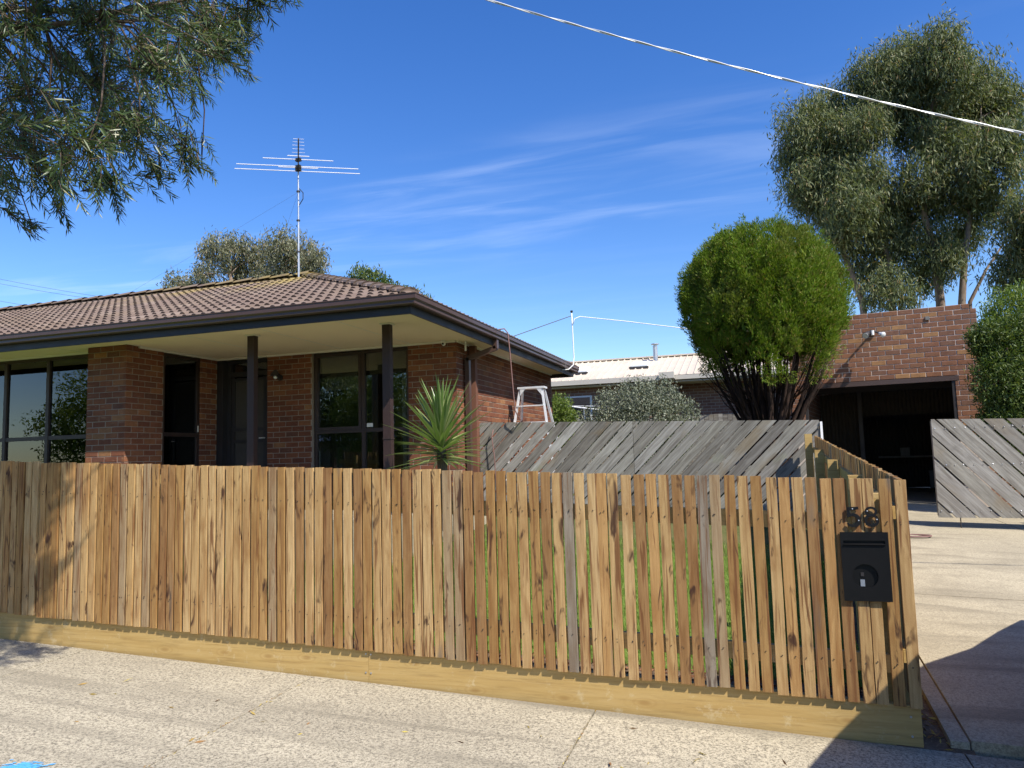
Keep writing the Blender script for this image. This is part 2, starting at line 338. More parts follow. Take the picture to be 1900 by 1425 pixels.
def obj(name, me, parent=None, loc=(0, 0, 0), rot=(0, 0, 0), kind=None):
    o = bpy.data.objects.new(name, me); C.objects.link(o); o.location = loc; o.rotation_euler = rot
    if parent is not None: o.parent = parent
    if kind: o['kind'] = kind
    return o
def tag(o, label, cat, group=None, kind=None):
    o['label'] = label; o['category'] = cat
    if group: o['group'] = group
    if kind: o['kind'] = kind
    return o
def thing(name, label, cat, loc=(0, 0, 0), group=None, rot=(0, 0, 0)):
    o = bpy.data.objects.new(name, None); C.objects.link(o); o.location = loc; o.rotation_euler = rot; o.empty_display_size = .2
    return tag(o, label, cat, group)
def struct(name, mb, m, label=None):
    o = mb.build(name, m, kind='structure')
    if label: o['label'] = label
    return o
# parts are modelled in world metres: empties sit at the thing's base and parts are shifted back by it
def W(parent): return tuple(-c for c in parent.location)

def np_mesh(name, V, F, m, smooth=False):
    me = bpy.data.meshes.new(name); nv, nf, kk = len(V), len(F), F.shape[1]
    me.vertices.add(nv); me.vertices.foreach_set('co', np.asarray(V, np.float32).ravel())
    me.loops.add(nf*kk); me.loops.foreach_set('vertex_index', np.asarray(F, np.int32).ravel())
    me.polygons.add(nf); me.polygons.foreach_set('loop_start', np.arange(0, nf*kk, kk, dtype=np.int32))
    me.update(calc_edges=True); me.materials.append(M[m]); return me
def norm(a): return a/np.maximum(np.linalg.norm(a, axis=1, keepdims=True), 1e-9)
def leaves(name, P, D, L, Wd, m, rg, fold=0.0, curl=0.0):
    """lanceolate leaves: base P, direction D, length L, width Wd; diamond (4 verts) or folded (6 verts)"""
    n = len(P); D = norm(D); a = norm(np.cross(D, rg.normal(size=(n, 3)))); b = np.cross(D, a)
    L = np.broadcast_to(L, n)[:, None]; Wd = np.broadcast_to(Wd, n)[:, None]
    if not fold:
        V = np.stack([P, P+D*L*.45+a*Wd*.5+b*curl*L, P+D*L, P+D*L*.45-a*Wd*.5+b*curl*L], 1).reshape(-1, 3)
        F = np.arange(4*n).reshape(n, 4)
    else:
        V = np.stack([P, P+D*L*.4+a*Wd*.5+b*fold*Wd, P+D*L*.4, P+D*L*.4-a*Wd*.5+b*fold*Wd, P+D*L-b*L*curl], 1).reshape(-1, 3)
        i = np.arange(n)[:, None]*5
        F = np.concatenate([i+np.array([[0, 1, 4, 2]]), i+np.array([[0, 2, 4, 3]])], 0)
    return np_mesh(name, V, F, m)
def sphere_pts(n, rg):
    return norm(rg.normal(size=(n, 3)))

# ------------------------------------------------------------------ terrain
def G(x, y):
    a = -.04*(min(max(x, -16), 10)-.73)
    if y <= 4.6: return a-.02*(4.6-max(y, -2.5))
    return a+.08*(min(y, 11.2)-4.6)+.025*(min(max(y, 11.2), 14.5)-11.2)
mb = MB(); xs = [-400, -16, .93, 10, 400]; ys = [-400, -2.5, 4.6, 11.2, 14.5, 400]
mb.add([(x, y, G(x, y)-.05) for y in ys for x in xs], [(j*5+i, j*5+i+1, (j+1)*5+i+1, (j+1)*5+i) for j in range(5) for i in range(4)])
struct('ground', mb, 'ground')
def slab(x0, x1, y0, y1, top=0., th=.10):
    c = [(x0, y0), (x1, y0), (x1, y1), (x0, y1)]
    return MB().hexa([(x, y, G(x, y)+top-th) for x, y in c]+[(x, y, G(x, y)+top) for x, y in c])
# road and kerb behind the camera
struct('road', slab(-80, 80, -10.5, -3.0, -.03, .08), 'asphalt')
struct('kerb', slab(-80, 80, -3.0, -2.7, .08, .2), 'driveway_concrete')
# footpath: slabs with open joints
fp = bpy.data.objects.new('footpath', None); C.objects.link(fp); fp['kind'] = 'structure'; fpl_ = fp; fp['label'] = 'speckled concrete footpath in front of the picket fence'
js = [-10.8, -8.85, -6.9, -4.92, -2.95, -1.02, .915, 2.9, 4.9]
for a, b in zip(js, js[1:]):
    w = rnd.uniform(.003, .006)
    slab(a+.005, b-.005, 2.35, 4.575, w-.004).build('paving_slab', 'footpath_concrete', fp)
slab(-10.8, 4.9, 2.36, 4.565, -.018, .04).build('joint_fill', 'dirt', fp)
# driveway slabs, a thick edge beside the side fence
dv = bpy.data.objects.new('driveway', None); C.objects.link(dv); dv['kind'] = 'structure'; dv['label'] = 'pale concrete driveway rising to the open brick garage'
for (y0, y1) in ((4.64, 7.64), (7.655, 11.2), (11.203, 14.5)):
    slab(.865, .955, y0, y1, .034, .16).build('edge_slab', 'driveway_concrete', dv)
    x0 = .962
    m_ = slab(x0, 3.1, y0, y1, .045, .16)
    m_.build('concrete_slab', 'driveway_concrete', dv)
    slab(3.112, 5.6, y0, y1, .045, .16).build('concrete_slab', 'driveway_concrete', dv)
slab(.5, 6.5, 14.505, 22, .05, .1).build('concrete_slab', 'driveway_concrete', dv)
struct('dirt_strip', slab(.60, .97, 4.58, 11.1, -.004, .03), 'dirt')
struct('garden_bed', slab(-12, .6, 4.66, 5.35, .0, .04), 'dirt')
struct('lawn', slab(-12, .6, 5.35, 9.0, .0, .04), 'lawn_soil')
rg = np.random.default_rng(3)
n = 42000; X = rg.uniform(-5.5, .58, n); Y = rg.uniform(5.3, 9.6, n); Z = np.array([G(a, b) for a, b in zip(X, Y)])
P = np.stack([X, Y, Z], 1); D = np.stack([rg.normal(0, .35, n), rg.normal(0, .35, n), np.ones(n)], 1)
o = obj('lawn_grass', leaves('lawn_grass', P, D, rg.uniform(.04, .10, n), .006, 'grass_leaf', rg)); o['kind'] = 'stuff'; o['label'] = 'short green lawn seen through the gaps of the picket fence'
n = 5000; X = rg.uniform(-5.5, .6, n); Y = rg.uniform(4.68, 5.4, n); Z = np.array([G(a, b)+.004 for a, b in zip(X, Y)])
D = np.stack([rg.normal(0, 1, n), rg.normal(0, 1, n), np.abs(rg.normal(0, .3, n))], 1)
o = obj('bark_mulch', leaves('bark_mulch', np.stack([X, Y, Z], 1), D, rg.uniform(.02, .06, n), .015, 'mulch_chip', rg)); o['kind'] = 'stuff'; o['label'] = 'reddish bark mulch strip behind the picket fence'

# ------------------------------------------------------------------ street picket fence
def topz(x): return 1.40-.04*(x-.73)
FX = [-5.89, -5.823, -5.756, -5.682, -5.604, -5.536, -5.455, -5.383, -5.317, -5.239, -5.166, -5.088, -5.014, -4.939, -4.867, -4.793, -4.719, -4.646, -4.571, -4.498, -4.424, -4.347, -4.271, -4.199, -4.123, -4.046, -3.975, -3.901, -3.832, -3.76, -3.682, -3.611, -3.537, -3.463, -3.396, -3.317, -3.244, -3.173, -3.099, -3.021, -2.944, -2.874, -2.796, -2.719, -2.643, -2.571, -2.496, -2.424, -2.35, -2.277, -2.199, -2.131, -2.057, -1.984, -1.912, -1.84, -1.764, -1.688, -1.613, -1.545, -1.471, -1.395, -1.321, -1.247, -1.174, -1.103, -1.025, -.963, -.896, -.814, -.738, -.661, -.586, -.512, -.438, -.368, -.297, -.213, -.137, -.064, .015, .085, .157, .228, .301, .375, .453, .518, .600, .679]
FX = [FX[0]-.074*i for i in range(56, 0, -1)]+FX
def picket_mesh(i, w=.0588, t=.024, h=1.2):
    r = random.Random(i); ns = 9; vs = []; wa = r.uniform(-.002, .002)
    for q in range(ns):
        z = h*q/(ns-1); l = r.uniform(-.0013, .0013); e = r.uniform(-.0013, .0013); bow = wa*math.sin(math.pi*q/(ns-1)); b = .0012
        x0, x1 = l+bow, w+e+bow
        vs += [(x0+b, 0, z), (x1-b, 0, z), (x1, b, z), (x1, t, z), (x0, t, z), (x0, b, z)]
    fs = []
    for q in range(ns-1):
        for j in range(6): fs.append((q*6+j, q*6+(j+1) % 6, (q+1)*6+(j+1) % 6, (q+1)*6+j))
    fs += [(5, 4, 3, 2, 1, 0), tuple((ns-1)*6+j for j in range(6))]
    m = MB(); m.add(vs, fs); return m.mesh('picket', 'picket')
PK = [picket_mesh(i) for i in range(14)]
fence = thing('picket_fence', 'new sawn timber picket fence of narrow uneven palings along the footpath', 'fence', (-2.6, 4.6, .13))
ox, oy, oz = W(fence)
nails = MB()
for i, x in enumerate(FX):
    zt = topz(x)+rnd.uniform(-.004, .004)
    if i > 60: zt += rnd.uniform(-.004, .004)
    o = obj('picket', PK[rnd.randrange(14)], fence, (x+ox, 4.576+oy+rnd.uniform(-.002, .002), zt-1.2+oz), (0, R(rnd.uniform(-.18, .18)), 0))
    for zz_ in (zt-.235, zt-.985):
        for q in range(rnd.choice((1, 1, 2))):
            cx, cz = x+.0285+rnd.uniform(-.012, .012), zz_+rnd.uniform(-.012, .012)
            nails.tube([(cx, 4.5725, cz), (cx, 4.579, cz)], .0032, 6)
nails.build('nail', 'nail_dark', fence, loc=(ox, oy, oz), kind='stuff')
pj = [-10.1, -7.6, -5.2, -2.551, .732]
for a, b in zip(pj, pj[1:]):
    m_ = MB(); q = [(a+.001, 4.601), (b-.001, 4.601), (b-.001, 4.648), (a+.001, 4.648)]
    m_.hexa([(x, y, topz(x)-1.40-.03) for x, y in q]+[(x, y, topz(x)-1.195) for x, y in q])
    m_.build('plinth_board', 'pine', fence, loc=(ox, oy, oz))
for dz in (-.285, -1.035):
    for a, b in ((-10.1, -7), (-7, -4.4), (-4.4, -1.9), (-1.9, .64)):
        q = [(a+.002, 4.602), (b-.002, 4.602), (b-.002, 4.64), (a+.002, 4.64)]
        MB().hexa([(x, y, topz(x)+dz) for x, y in q]+[(x, y, topz(x)+dz+.095) for x, y in q]).build('rail', 'pine', fence, loc=(ox, oy, oz))
for x in (-9.6, -6.9, -4.4, -1.9, .62):
    MB().box(x-.045, x+.045, 4.65, 4.74, G(x, 4.7)-.3, topz(x)-.08).build('post', 'pine', fence, loc=(ox, oy, oz))
scr = MB()
for x in (-2.57, -2.532):
    for z in (.175, .055): scr.tube([(x, 4.600, z+.13*0+topz(x)-1.40), (x, 4.597, z+topz(x)-1.40)], .006, 8)
for z in (.05, .15): scr.tube([(.68, 4.6, z), (.68, 4.597, z)], .006, 8)
scr.build('screw', 'galv', fence, loc=(ox, oy, oz), kind='stuff')

# side fence along the driveway
def stop(y): return 1.40+.055*(y-4.6)
sf = thing('side_picket_fence', 'side picket fence running back beside the driveway with rails and posts facing the lawn', 'fence', (.72, 7.8, .25))
ox, oy, oz = W(sf)
y = 4.655; i = 0
while y < 11.05:
    obj('picket', PK[rnd.randrange(14)], sf, (.733+ox+rnd.uniform(-.001, .001), y+oy, stop(y)-1.2+rnd.uniform(-.006, .006)+oz), (0, 0, R(90)))
    y += .066 if y < 5.0 else .0735
for dz in (-.22, -.99):
    q = [(.676, 4.66), (.713, 4.66), (.713, 11.0), (.676, 11.0)]
    MB().hexa([(x, y, stop(y)+dz) for x, y in q]+[(x, y, stop(y)+dz+.07) for x, y in q]).build('rail', 'pine', sf, loc=(ox, oy, oz))
for y in (5.9, 7.55, 9.2, 11.0):
    MB().box(.58, .674, y-.045, y+.045, G(.6, y)-.3, stop(y)-(.085 if y < 11 else -.03)).build('post', 'pine', sf, loc=(ox, oy, oz))
q = [(.715, 4.66), (.732, 4.66), (.732, 11.0), (.715, 11.0)]
MB().hexa([(x, y, G(x, y)-.05) for x, y in q]+[(x, y, stop(y)-1.2) for x, y in q]).build('plinth_board', 'pine', sf, loc=(ox, oy, oz))

# house numerals, raised metal
def stroke(pts, wid, name, label, x, z, y=4.567, t=.006):
    m_ = MB(); L_ = []; Rr = []
    closed = pts[0] == pts[-1]
    for i, p in enumerate(pts):
        a = Vector(pts[i-1] if i else (pts[-2] if closed else pts[0])); b = Vector(pts[i+1] if i < len(pts)-1 else (pts[1] if closed else pts[-1])); d = (b-a).normalized(); nrm = Vector((-d.y, d.x))*wid[i]*.5
        L_.append(Vector(p)+nrm); Rr.append(Vector(p)-nrm)
    return L_, Rr
def ribbon(m_, L_, Rr, x, z, y0, y1):
    n = len(L_); f = lambda p, y: (x+p.x, y, z+p.y)
    vs = [f(p, y0) for p in L_]+[f(p, y0) for p in Rr]+[f(p, y1) for p in L_]+[f(p, y1) for p in Rr]; fs = []
    for i in range(n-1):
        fs += [(i, i+1, n+i+1, n+i), (2*n+i, 3*n+i, 3*n+i+1, 2*n+i+1), (i, 2*n+i, 2*n+i+1, i+1), (n+i, n+i+1, 3*n+i+1, 3*n+i)]
    fs += [(0, n, 3*n, 2*n), (n-1, 3*n-1, 4*n-1, 2*n-1)]
    m_.add(vs, fs)
def arc(cx, cz, rx, rz, a0, a1, n=18): return [(cx+rx*math.cos(R(a0+(a1-a0)*i/n)), cz+rz*math.sin(R(a0+(a1-a0)*i/n))) for i in range(n+1)]
YN0, YN1 = 4.561, 4.568
m5 = MB()
p = [(.003, .093), (.030, .093), (.058, .097)]; ribbon(m5, *stroke(p, [.019, .019, .014], '', '', 0, 0), .434, 1.155, YN0, YN1)
p = [(.008, .099), (.006, .075), (.004, .052)]; ribbon(m5, *stroke(p, [.015, .015, .012], '', '', 0, 0), .434, 1.155, YN0+.0008, YN1)
p = arc(.026, .030, .032, .030, 145, -150); wv_ = [.008+.014*math.sin(math.pi*i/18)**.8 for i in range(19)]
ribbon(m5, *stroke(p, wv_, '', '', 0, 0), .434, 1.155, YN0+.0004, YN1)
num5 = m5.build('house_number_five', 'numeral_black'); tag(num5, 'black metal number five with a flat top bar fixed above the letterbox', 'house number')
m8 = MB()
p = arc(.032, .077, .025, .021, 0, 360, 28); ribbon(m8, *stroke(p, [.0125]*29, '', '', 0, 0), .522, 1.155, YN0, YN1)
p = arc(.033, .029, .030, .028, 0, 360, 28); ribbon(m8, *stroke(p, [.0145]*29, '', '', 0, 0), .522, 1.155, YN0+.0006, YN1)
num8 = m8.build('house_number_eight', 'numeral_black'); tag(num8, 'black metal number eight of two closed loops fixed above the letterbox', 'house number')
for o_, pts in ((num5, ((.462, 1.248), (.490, 1.185))), (num8, ((.536, 1.236), (.581, 1.190)))):
    for x, z in pts:
        MB().tube([(x, 4.5595, z), (x, 4.578, z)], .003, 8).build('pin', 'alu', o_)
# letterbox
LB = 0
lb = thing('letterbox', 'flat black metal letterbox with slot and round opening set in the picket fence', 'letterbox', (.509, 4.575, .752)); lo = (-.509, -4.575-.006, -.752)
x0, x1, z0, z1, yf, yb = .390, .630, .752, 1.121, 4.566, 4.578
m_ = MB(); zs0, zs1 = 1.052, 1.076; xs0, xs1 = .404, .613; hx, hz, hr = .504, .886, .064
m_.box(x0, x1, yf, yb, zs1, z1); m_.box(x0, xs0, yf, yb, zs0, zs1); m_.box(xs1, x1, yf, yb, zs0, zs1)
n = 32; ring = [(hx+hr*math.cos(2*math.pi*i/n), hz+hr*math.sin(2*math.pi*i/n)) for i in range(n)]
def sq(i):
    a = 2*math.pi*i/n; c_, s_ = math.cos(a), math.sin(a); tx = ((x1-hx) if c_ > 0 else (hx-x0))/max(abs(c_), 1e-6); tz = ((zs0-hz) if s_ > 0 else (hz-z0))/max(abs(s_), 1e-6); t_ = min(tx, tz); return (hx+t_*c_, hz+t_*s_)
outer = [sq(i) for i in range(n)]
vs = [(a, yf, b) for a, b in ring]+[(a, yf, b) for a, b in outer]+[(a, yb, b) for a, b in ring]
fs = []
for i in range(n):
    j = (i+1) % n; fs += [(i, n+i, n+j, j), (i, j, 2*n+j, 2*n+i)]
m_.add(vs, fs)
for cx, cz in ((x0, z0), (x1, z0), (x0, zs0), (x1, zs0)):   # corner fillets of the front plate
    i = min(range(n), key=lambda q: (outer[q][0]-cx)**2+(outer[q][1]-cz)**2)
    nb = [outer[(i-1) % n], outer[i], outer[(i+1) % n]]
    m_.add([(cx, yf, cz)]+[(a, yf, b) for a, b in nb], [(0, 1, 2), (0, 2, 3)])
m_.build('front_plate', 'black_metal', lb, loc=lo)
MB().box(x0+.004, x1-.004, yb+.001, 4.60, z0+.004, z1-.004).build('body', 'black_metal', lb, loc=lo)
MB().hexa([(xs0, 4.570, 1.048), (xs1, 4.570, 1.048), (xs1, 4.577, 1.050), (xs0, 4.577, 1.050), (xs0, 4.558, 1.054), (xs1, 4.558, 1.054), (xs1, 4.576, 1.062), (xs0, 4.576, 1.062)]).build('slot_flap', 'black_metal', lb, loc=lo)
MB().box(.482, .498, 4.5755, 4.5775, .884, .904).build('lock_plate', 'dark_steel', lb, loc=lo)
MB().box(.478, .500, 4.5752, 4.5776, .830, .866).build('paper_slip', 'slip_grey', lb, loc=lo)

# ------------------------------------------------------------------ brick walls
BC = {}
def brick_me(l, m, d=.05, h=.076):
    key = (round(l, 2), m)
    if key not in BC:
        c = .004; l = key[0]; b = MB()
        bk = [(0, d, 0), (l, d, 0), (l, d, h), (0, d, h)]; ot = [(0, c, 0), (l, c, 0), (l, c, h), (0, c, h)]; inn = [(c, 0, c), (l-c, 0, c), (l-c, 0, h-c), (c, 0, h-c)]
        b.add(bk+ot+inn, [(8, 9, 10, 11)]+[(4+i, 4+(i+1) % 4, 8+(i+1) % 4, 8+i) for i in range(4)]+[(i, (i+1) % 4, 4+(i+1) % 4, 4+i) for i in range(4)])
        BC[key] = b.mesh('brick', m)
    return BC[key]
def brick_wall(wall, org, ang, length, z0, z1, m='brick', openings=(), single=True, z_vis=0., start=0., single_filter=None):
    """bricks on the outer face; local x along the wall, local y into it. wall: the part the bricks belong to"""
    ca, sa = math.cos(ang), math.sin(ang); w0 = wall.matrix_world.translation if wall.parent is None else wall.location+wall.parent.location
    joined = MB(); nrow = int(round((z1-z0)/.086)); cnt = 0
    for r in range(nrow):
        z = z1-(r+1)*.086+.005
        if z+.08 < z_vis: continue
        s = -start-(.12 if r % 2 else 0.)
        while s < length:
            segs = [(max(s, 0)+(.0 if s <= 0 else .006), min(s+.24, length)-.006)]
            for (a, b, c_, d_) in openings:
                if z+.076 > c_ and z < d_:
                    ns_ = []
                    for (p_, q_) in segs:
                        if q_ <= a or p_ >= b: ns_.append((p_, q_))
                        else:
                            if p_ < a: ns_.append((p_, a))
                            if q_ > b: ns_.append((b, q_))
                    segs = ns_
            for (p_, q_) in segs:
                l = q_-p_
                if l < .03: continue
                pr = rnd.uniform(-.0025, .0025)
                pos = (org[0]+ca*p_-sa*pr, org[1]+sa*p_+ca*pr, z)
                if single and (single_filter is None or single_filter(p_, z)):
                    o = obj('brick', brick_me(l, m), wall, (pos[0]-w0.x, pos[1]-w0.y, pos[2]-w0.z), (0, 0, ang))
                    sc = l/round(l, 2); o.scale = (sc, 1, 1); cnt += 1
                else:
                    me = brick_me(l, m); vv = [(pos[0]+ca*v.co.x-sa*v.co.y-w0.x, pos[1]+sa*v.co.x+ca*v.co.y-w0.y, pos[2]+v.co.z-w0.z) for v in me.vertices]
                    joined.add(vv, [tuple(f.vertices) for f in me.polygons])
            s += .24
    if joined.v:
        o = joined.build('brick_course', m, wall, kind='stuff')
    return cnt

# ------------------------------------------------------------------ the house
SOF = 3.39; FL = .99
house = thing('brick_house', 'low brown brick house with tiled hip roof, deep porch and dark timber posts', 'house', (-8.75, 10.6, .7)); ho = W(house)
def hp(mb_, name, m, parent=None, smooth=False, **k):
    if parent is None or parent is house: return mb_.build(name, m, house, smooth, loc=ho, **k)
    return mb_.build(name, m, parent, smooth, **k)      # sub-part: parent already carries the shift
RB = .045   # mortar face set back behind the brick faces
def core(x0, x1, y0, y1, z0=.3, z1=SOF): return MB().box(x0, x1, y0, y1, z0, z1)
nb = 0; VIS = lambda p_, z: z > 1.52
# projecting pier
w = hp(core(-9.48+.005, -8.75-.006, 8.68+.006, 9.412), 'wall', 'mortar')
nb += brick_wall(w, (-9.483, 8.68), 0, .733, .3, SOF, z_vis=.95, single_filter=VIS)
nb += brick_wall(w, (-8.75, 8.68), R(90), .735, .3, SOF, z_vis=.95, start=.12, single_filter=VIS)
# porch return wall beyond the narrow window
w = hp(core(-9.0, -8.75-.006, 10.255, 10.9), 'wall', 'mortar')
nb += brick_wall(w, (-8.75, 10.25), R(90), .39, .3, SOF, z_vis=.95, single_filter=VIS)
hp(core(-8.98, -8.80, 9.42, 10.25, .3, 1.35), 'wall', 'brick')
# recessed front wall pieces
w = hp(core(-7.745, -6.895, 10.646, 10.88), 'wall', 'mortar')
nb += brick_wall(w, (-7.75, 10.64), 0, .86, .3, SOF, z_vis=.95, single_filter=VIS)
w = hp(core(-5.155, -4.346, 10.646, 10.88), 'wall', 'mortar')
nb += brick_wall(w, (-5.16, 10.64), 0, .82, .3, SOF, z_vis=.95, start=.05, single_filter=VIS)
hp(core(-6.9, -5.155, 10.70, 10.86, .3, 1.32), 'wall', 'brick')
# side wall
w = hp(core(-4.60, -4.346, 10.89, 16.2), 'wall', 'mortar')
nb += brick_wall(w, (-4.34, 10.64), R(90), 5.56, .3, SOF, z_vis=.9, single=False)
# remaining walls (left of the pier, rear)
w = hp(core(-18, -12.405, 9.006, 9.25), 'wall', 'mortar'); brick_wall(w, (-18, 9.0), 0, 5.59, .3, SOF, z_vis=.6, single=False); hp(core(-12.4, -9.48, 9.05, 9.2, .3, 1.30), 'wall', 'brick')
hp(core(-18.0, -17.76, 9.26, 15.95), 'wall', 'brick'); hp(core(-17.75, -4.605, 15.96, 16.2), 'wall', 'brick')
# interior
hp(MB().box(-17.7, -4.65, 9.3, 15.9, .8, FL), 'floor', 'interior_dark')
hp(MB().box(-17.7, -4.65, 13.4, 13.5, FL, SOF), 'partition', 'interior_wall')
hp(MB().box(-8.99, -8.93, 10.92, 13.38, FL, SOF), 'partition', 'interior_wall')
hp(MB().box(-17.7, -4.62, 9.22, 15.94, SOF+.02, SOF+.06), 'ceiling', 'interior_wall')
# porch floor; unseen front part added to bounce sunlight up onto the soffit
hp(MB().box(-8.7, -3.9, 7.5, 10.64, .3, FL-.05), 'porch_slab', 'driveway_concrete')

# soffit with joint battens
so_ = hp(MB().box(-18.3, -3.856, 8.028, 16.165, SOF+.001, SOF+.012), 'soffit', 'soffit_cream')
for x in (-9.9, -8.7, -7.5, -6.3, -5.1): hp(MB().box(x-.008, x+.008, 8.03, 10.62, SOF-.0025, SOF+.0005), 'joint_strip', 'white_trim', so_)
for (a, b, c_, d_) in ((-8.745, -4.345, 10.612, 10.638), (-12.4, -9.485, 8.965, 8.998)): hp(MB().box(a, b, c_, d_, SOF-.03, SOF-.0005), 'cornice', 'white_trim', so_)
hp(MB().box(-8.748, -8.722, 8.9, 10.61, SOF-.028, SOF-.0005), 'cornice', 'white_trim', so_)
hp(MB().box(-4.338, -4.312, 10.64, 16.19, SOF-.028, SOF-.0005), 'cornice', 'white_trim', so_)
# fascia
FX1, FY1 = -3.85, 8.02; FZ0, FZ1 = 3.305, 3.50; BY = 16.2
hp(MB().box(-18.3, FX1+.02, FY1-.02, FY1+.004, FZ0, FZ1), 'fascia', 'fascia_dark')
hp(MB().box(FX1-.002, FX1+.022, FY1+.0045, BY+.0, FZ0, FZ1), 'fascia', 'fascia_dark')
hp(MB().box(-18.3, FX1-.004, BY-.03, BY-.002, FZ0, FZ1), 'fascia', 'fascia_dark')
# gutter profile: quad gutter with a rolled lip
prof = [(0, 0), (.02, -.004), (.075, -.004), (.085, .010), (.085, .040), (.108, .062), (.108, .112), (.116, .118), (.116, .127), (.100, .127), (.100, .066), (.078, .046), (.078, .004), (0, .006)]
GZ = 3.405
gm = MB()
# front run along x, mitred at the corner, then side run along y
def gpts(x, y, nx, ny, dx=0, dy=0): return [(x+nx*o_+dx*o_, y+ny*o_+dy*o_, GZ+h_) for o_, h_ in prof]
A = [(-18.3, FY1-.02-o_, GZ+h_) for o_, h_ in prof]; B = [(FX1+.02+o_, FY1-.02-o_, GZ+h_) for o_, h_ in prof]; Cc = [(FX1+.02+o_, BY+.12, GZ+h_) for o_, h_ in prof]
n = len(prof)
gm.add(A+B, [(i, (i+1) % n, n+(i+1) % n, n+i) for i in range(n)]+[tuple(range(n))])
gu1 = hp(gm, 'gutter', 'gutter_brown'); gm = MB()
gm.add(B+Cc, [(i, (i+1) % n, n+(i+1) % n, n+i) for i in range(n)]+[tuple(range(n, 2*n))])
gu2 = hp(gm, 'gutter', 'gutter_brown')
# downpipe: drops from the side gutter, swings back to the wall
dp = MB()
def rect_tube(m_, pts, wx, wy):
    for a, b in zip(pts, pts[1:]):
        a, b = Vector(a), Vector(b); d = (b-a).normalized(); s_ = Vector((0, 1, 0)) if abs(d.y) < .9 else Vector((1, 0, 0)); s_ = (s_-d*s_.dot(d)).normalized(); t_ = d.cross(s_)
        c4 = [s_*wx+t_*wy, s_*-wx+t_*wy, s_*-wx+t_*-wy, s_*wx+t_*-wy]
        m_.hexa([a-d*.012+c for c in c4]+[b+d*.012+c for c in c4])
rect_tube(dp, [(-3.80, 10.93, 3.42), (-3.80, 10.93, 3.27), (-4.27, 10.93, 3.13), (-4.27, 10.93, .5)], .042, .035)
hp(dp, 'downpipe', 'gutter_brown')
# verandah posts
for x, y in ((-6.672, 8.83), (-4.60, 8.88)):
    p_ = hp(MB().box(x-.055, x+.055, y-.045, y+.045, .5, SOF-.02), 'post', 'post_brown')
    hp(MB().box(x-.08, x+.08, y-.07, y+.07, SOF-.018, SOF), 'post_collar', 'white_trim', p_)
    if x > -5:
        hp(MB().box(x-.062, x+.062, y-.052, y+.052, 1.86, 1.875), 'post_band', 'frame_brown', p_)
# windows
def window_x(x0, x1, y, z0, z1, mulls, trans, fw=.05, depth=.06, parent=house, sash=None):
    fr_ = MB()
    fr_.box(x0, x0+fw, y, y+depth, z0, z1); fr_.box(x1-fw, x1, y, y+depth, z0, z1); fr_.box(x0+fw, x1-fw, y, y+depth, z0, z0+fw); fr_.box(x0+fw, x1-fw, y, y+depth, z1-fw, z1)
    xs_ = [x0+fw]+[v for m_ in mulls for v in (m_-.03, m_+.03)]+[x1-fw]
    for m_ in mulls: fr_.box(m_-.03, m_+.03, y-.004, y+depth-.005, z0+fw, z1-fw)
    for i in range(0, len(xs_), 2): fr_.box(xs_[i], xs_[i+1], y+.002, y+depth-.004, trans-.03, trans+.03)
    wi = hp(fr_, 'window', 'frame_brown')
    for i in range(0, len(xs_), 2):
        for a, b in ((z0+fw, trans-.03), (trans+.03, z1-fw)):
            hp(MB().box(xs_[i], xs_[i+1], y+.028, y+.033, a, b), 'pane', 'glass', wi)
    if sash:
        sm = MB(); a, b, c_, d_ = sash; sm.box(a, a+.045, y-.012, y+.03, c_, d_); sm.box(b-.045, b, y-.012, y+.03, c_, d_); sm.box(a+.045, b-.045, y-.012, y+.03, c_, c_+.045); sm.box(a+.045, b-.045, y-.012, y+.03, d_-.045, d_)
        hp(sm, 'sash', 'frame_brown', wi)
    return wi
wi = window_x(-6.885, -5.165, 10.70, 1.32, SOF-.03, [-5.985], 2.075, sash=(-6.86, -6.02, 2.10, 3.34))
hp(MB().box(-6.80, -6.07, 10.80, 10.806, 2.75, 3.33), 'roller_blind', 'blind_cream', wi)
hp(MB().box(-5.95, -5.22, 10.84, 10.846, 2.98, 3.33), 'roller_blind', 'blind_cream', wi)
m_ = MB()
for i in range(3): m_.box(-5.42+i*.022, -5.40+i*.022, 10.95, 10.96+.02*(i % 2), 1.2, 2.98)
hp(m_, 'curtain', 'curtain_white', wi)
hp(MB().box(-5.935, -5.83, 10.720, 10.7265, 2.125, 2.185), 'sticker', 'paper_white', wi)
wi = window_x(-12.4, -9.485, 9.0, 1.30, SOF-.03, [-11.53, -10.63], 2.085)
hp(MB().box(-12.3, -9.55, 9.10, 9.106, 3.27, 3.35), 'roller_blind', 'blind_cream', wi)
# narrow porch window in the return wall (faces +x)
fr_ = MB(); y0, y1, z0, z1 = 9.425, 10.245, 1.35, SOF-.03; X0, X1 = -8.84, -8.78
fr_.box(X0, X1, y0, y0+.05, z0, z1); fr_.box(X0, X1, y1-.05, y1, z0, z1); fr_.box(X0, X1, y0+.05, y1-.05, z0, z0+.05); fr_.box(X0, X1, y0+.05, y1-.05, z1-.05, z1); fr_.box(X0+.003, X1-.003, y0+.05, y1-.05, 2.06, 2.12)
wi = hp(fr_, 'window', 'frame_brown')
hp(MB().box(-8.815, -8.81, y0+.05, y1-.05, 2.12, z1-.05), 'pane', 'glass', wi); hp(MB().box(-8.815, -8.81, y0+.05, y1-.05, z0+.05, 2.06), 'pane', 'glass', wi)
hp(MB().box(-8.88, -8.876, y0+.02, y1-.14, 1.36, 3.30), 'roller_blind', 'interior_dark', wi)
hp(MB().box(-8.778, -8.772, y1-.045, y1-.02, 2.14, 2.24), 'sticker', 'paper_white', wi)
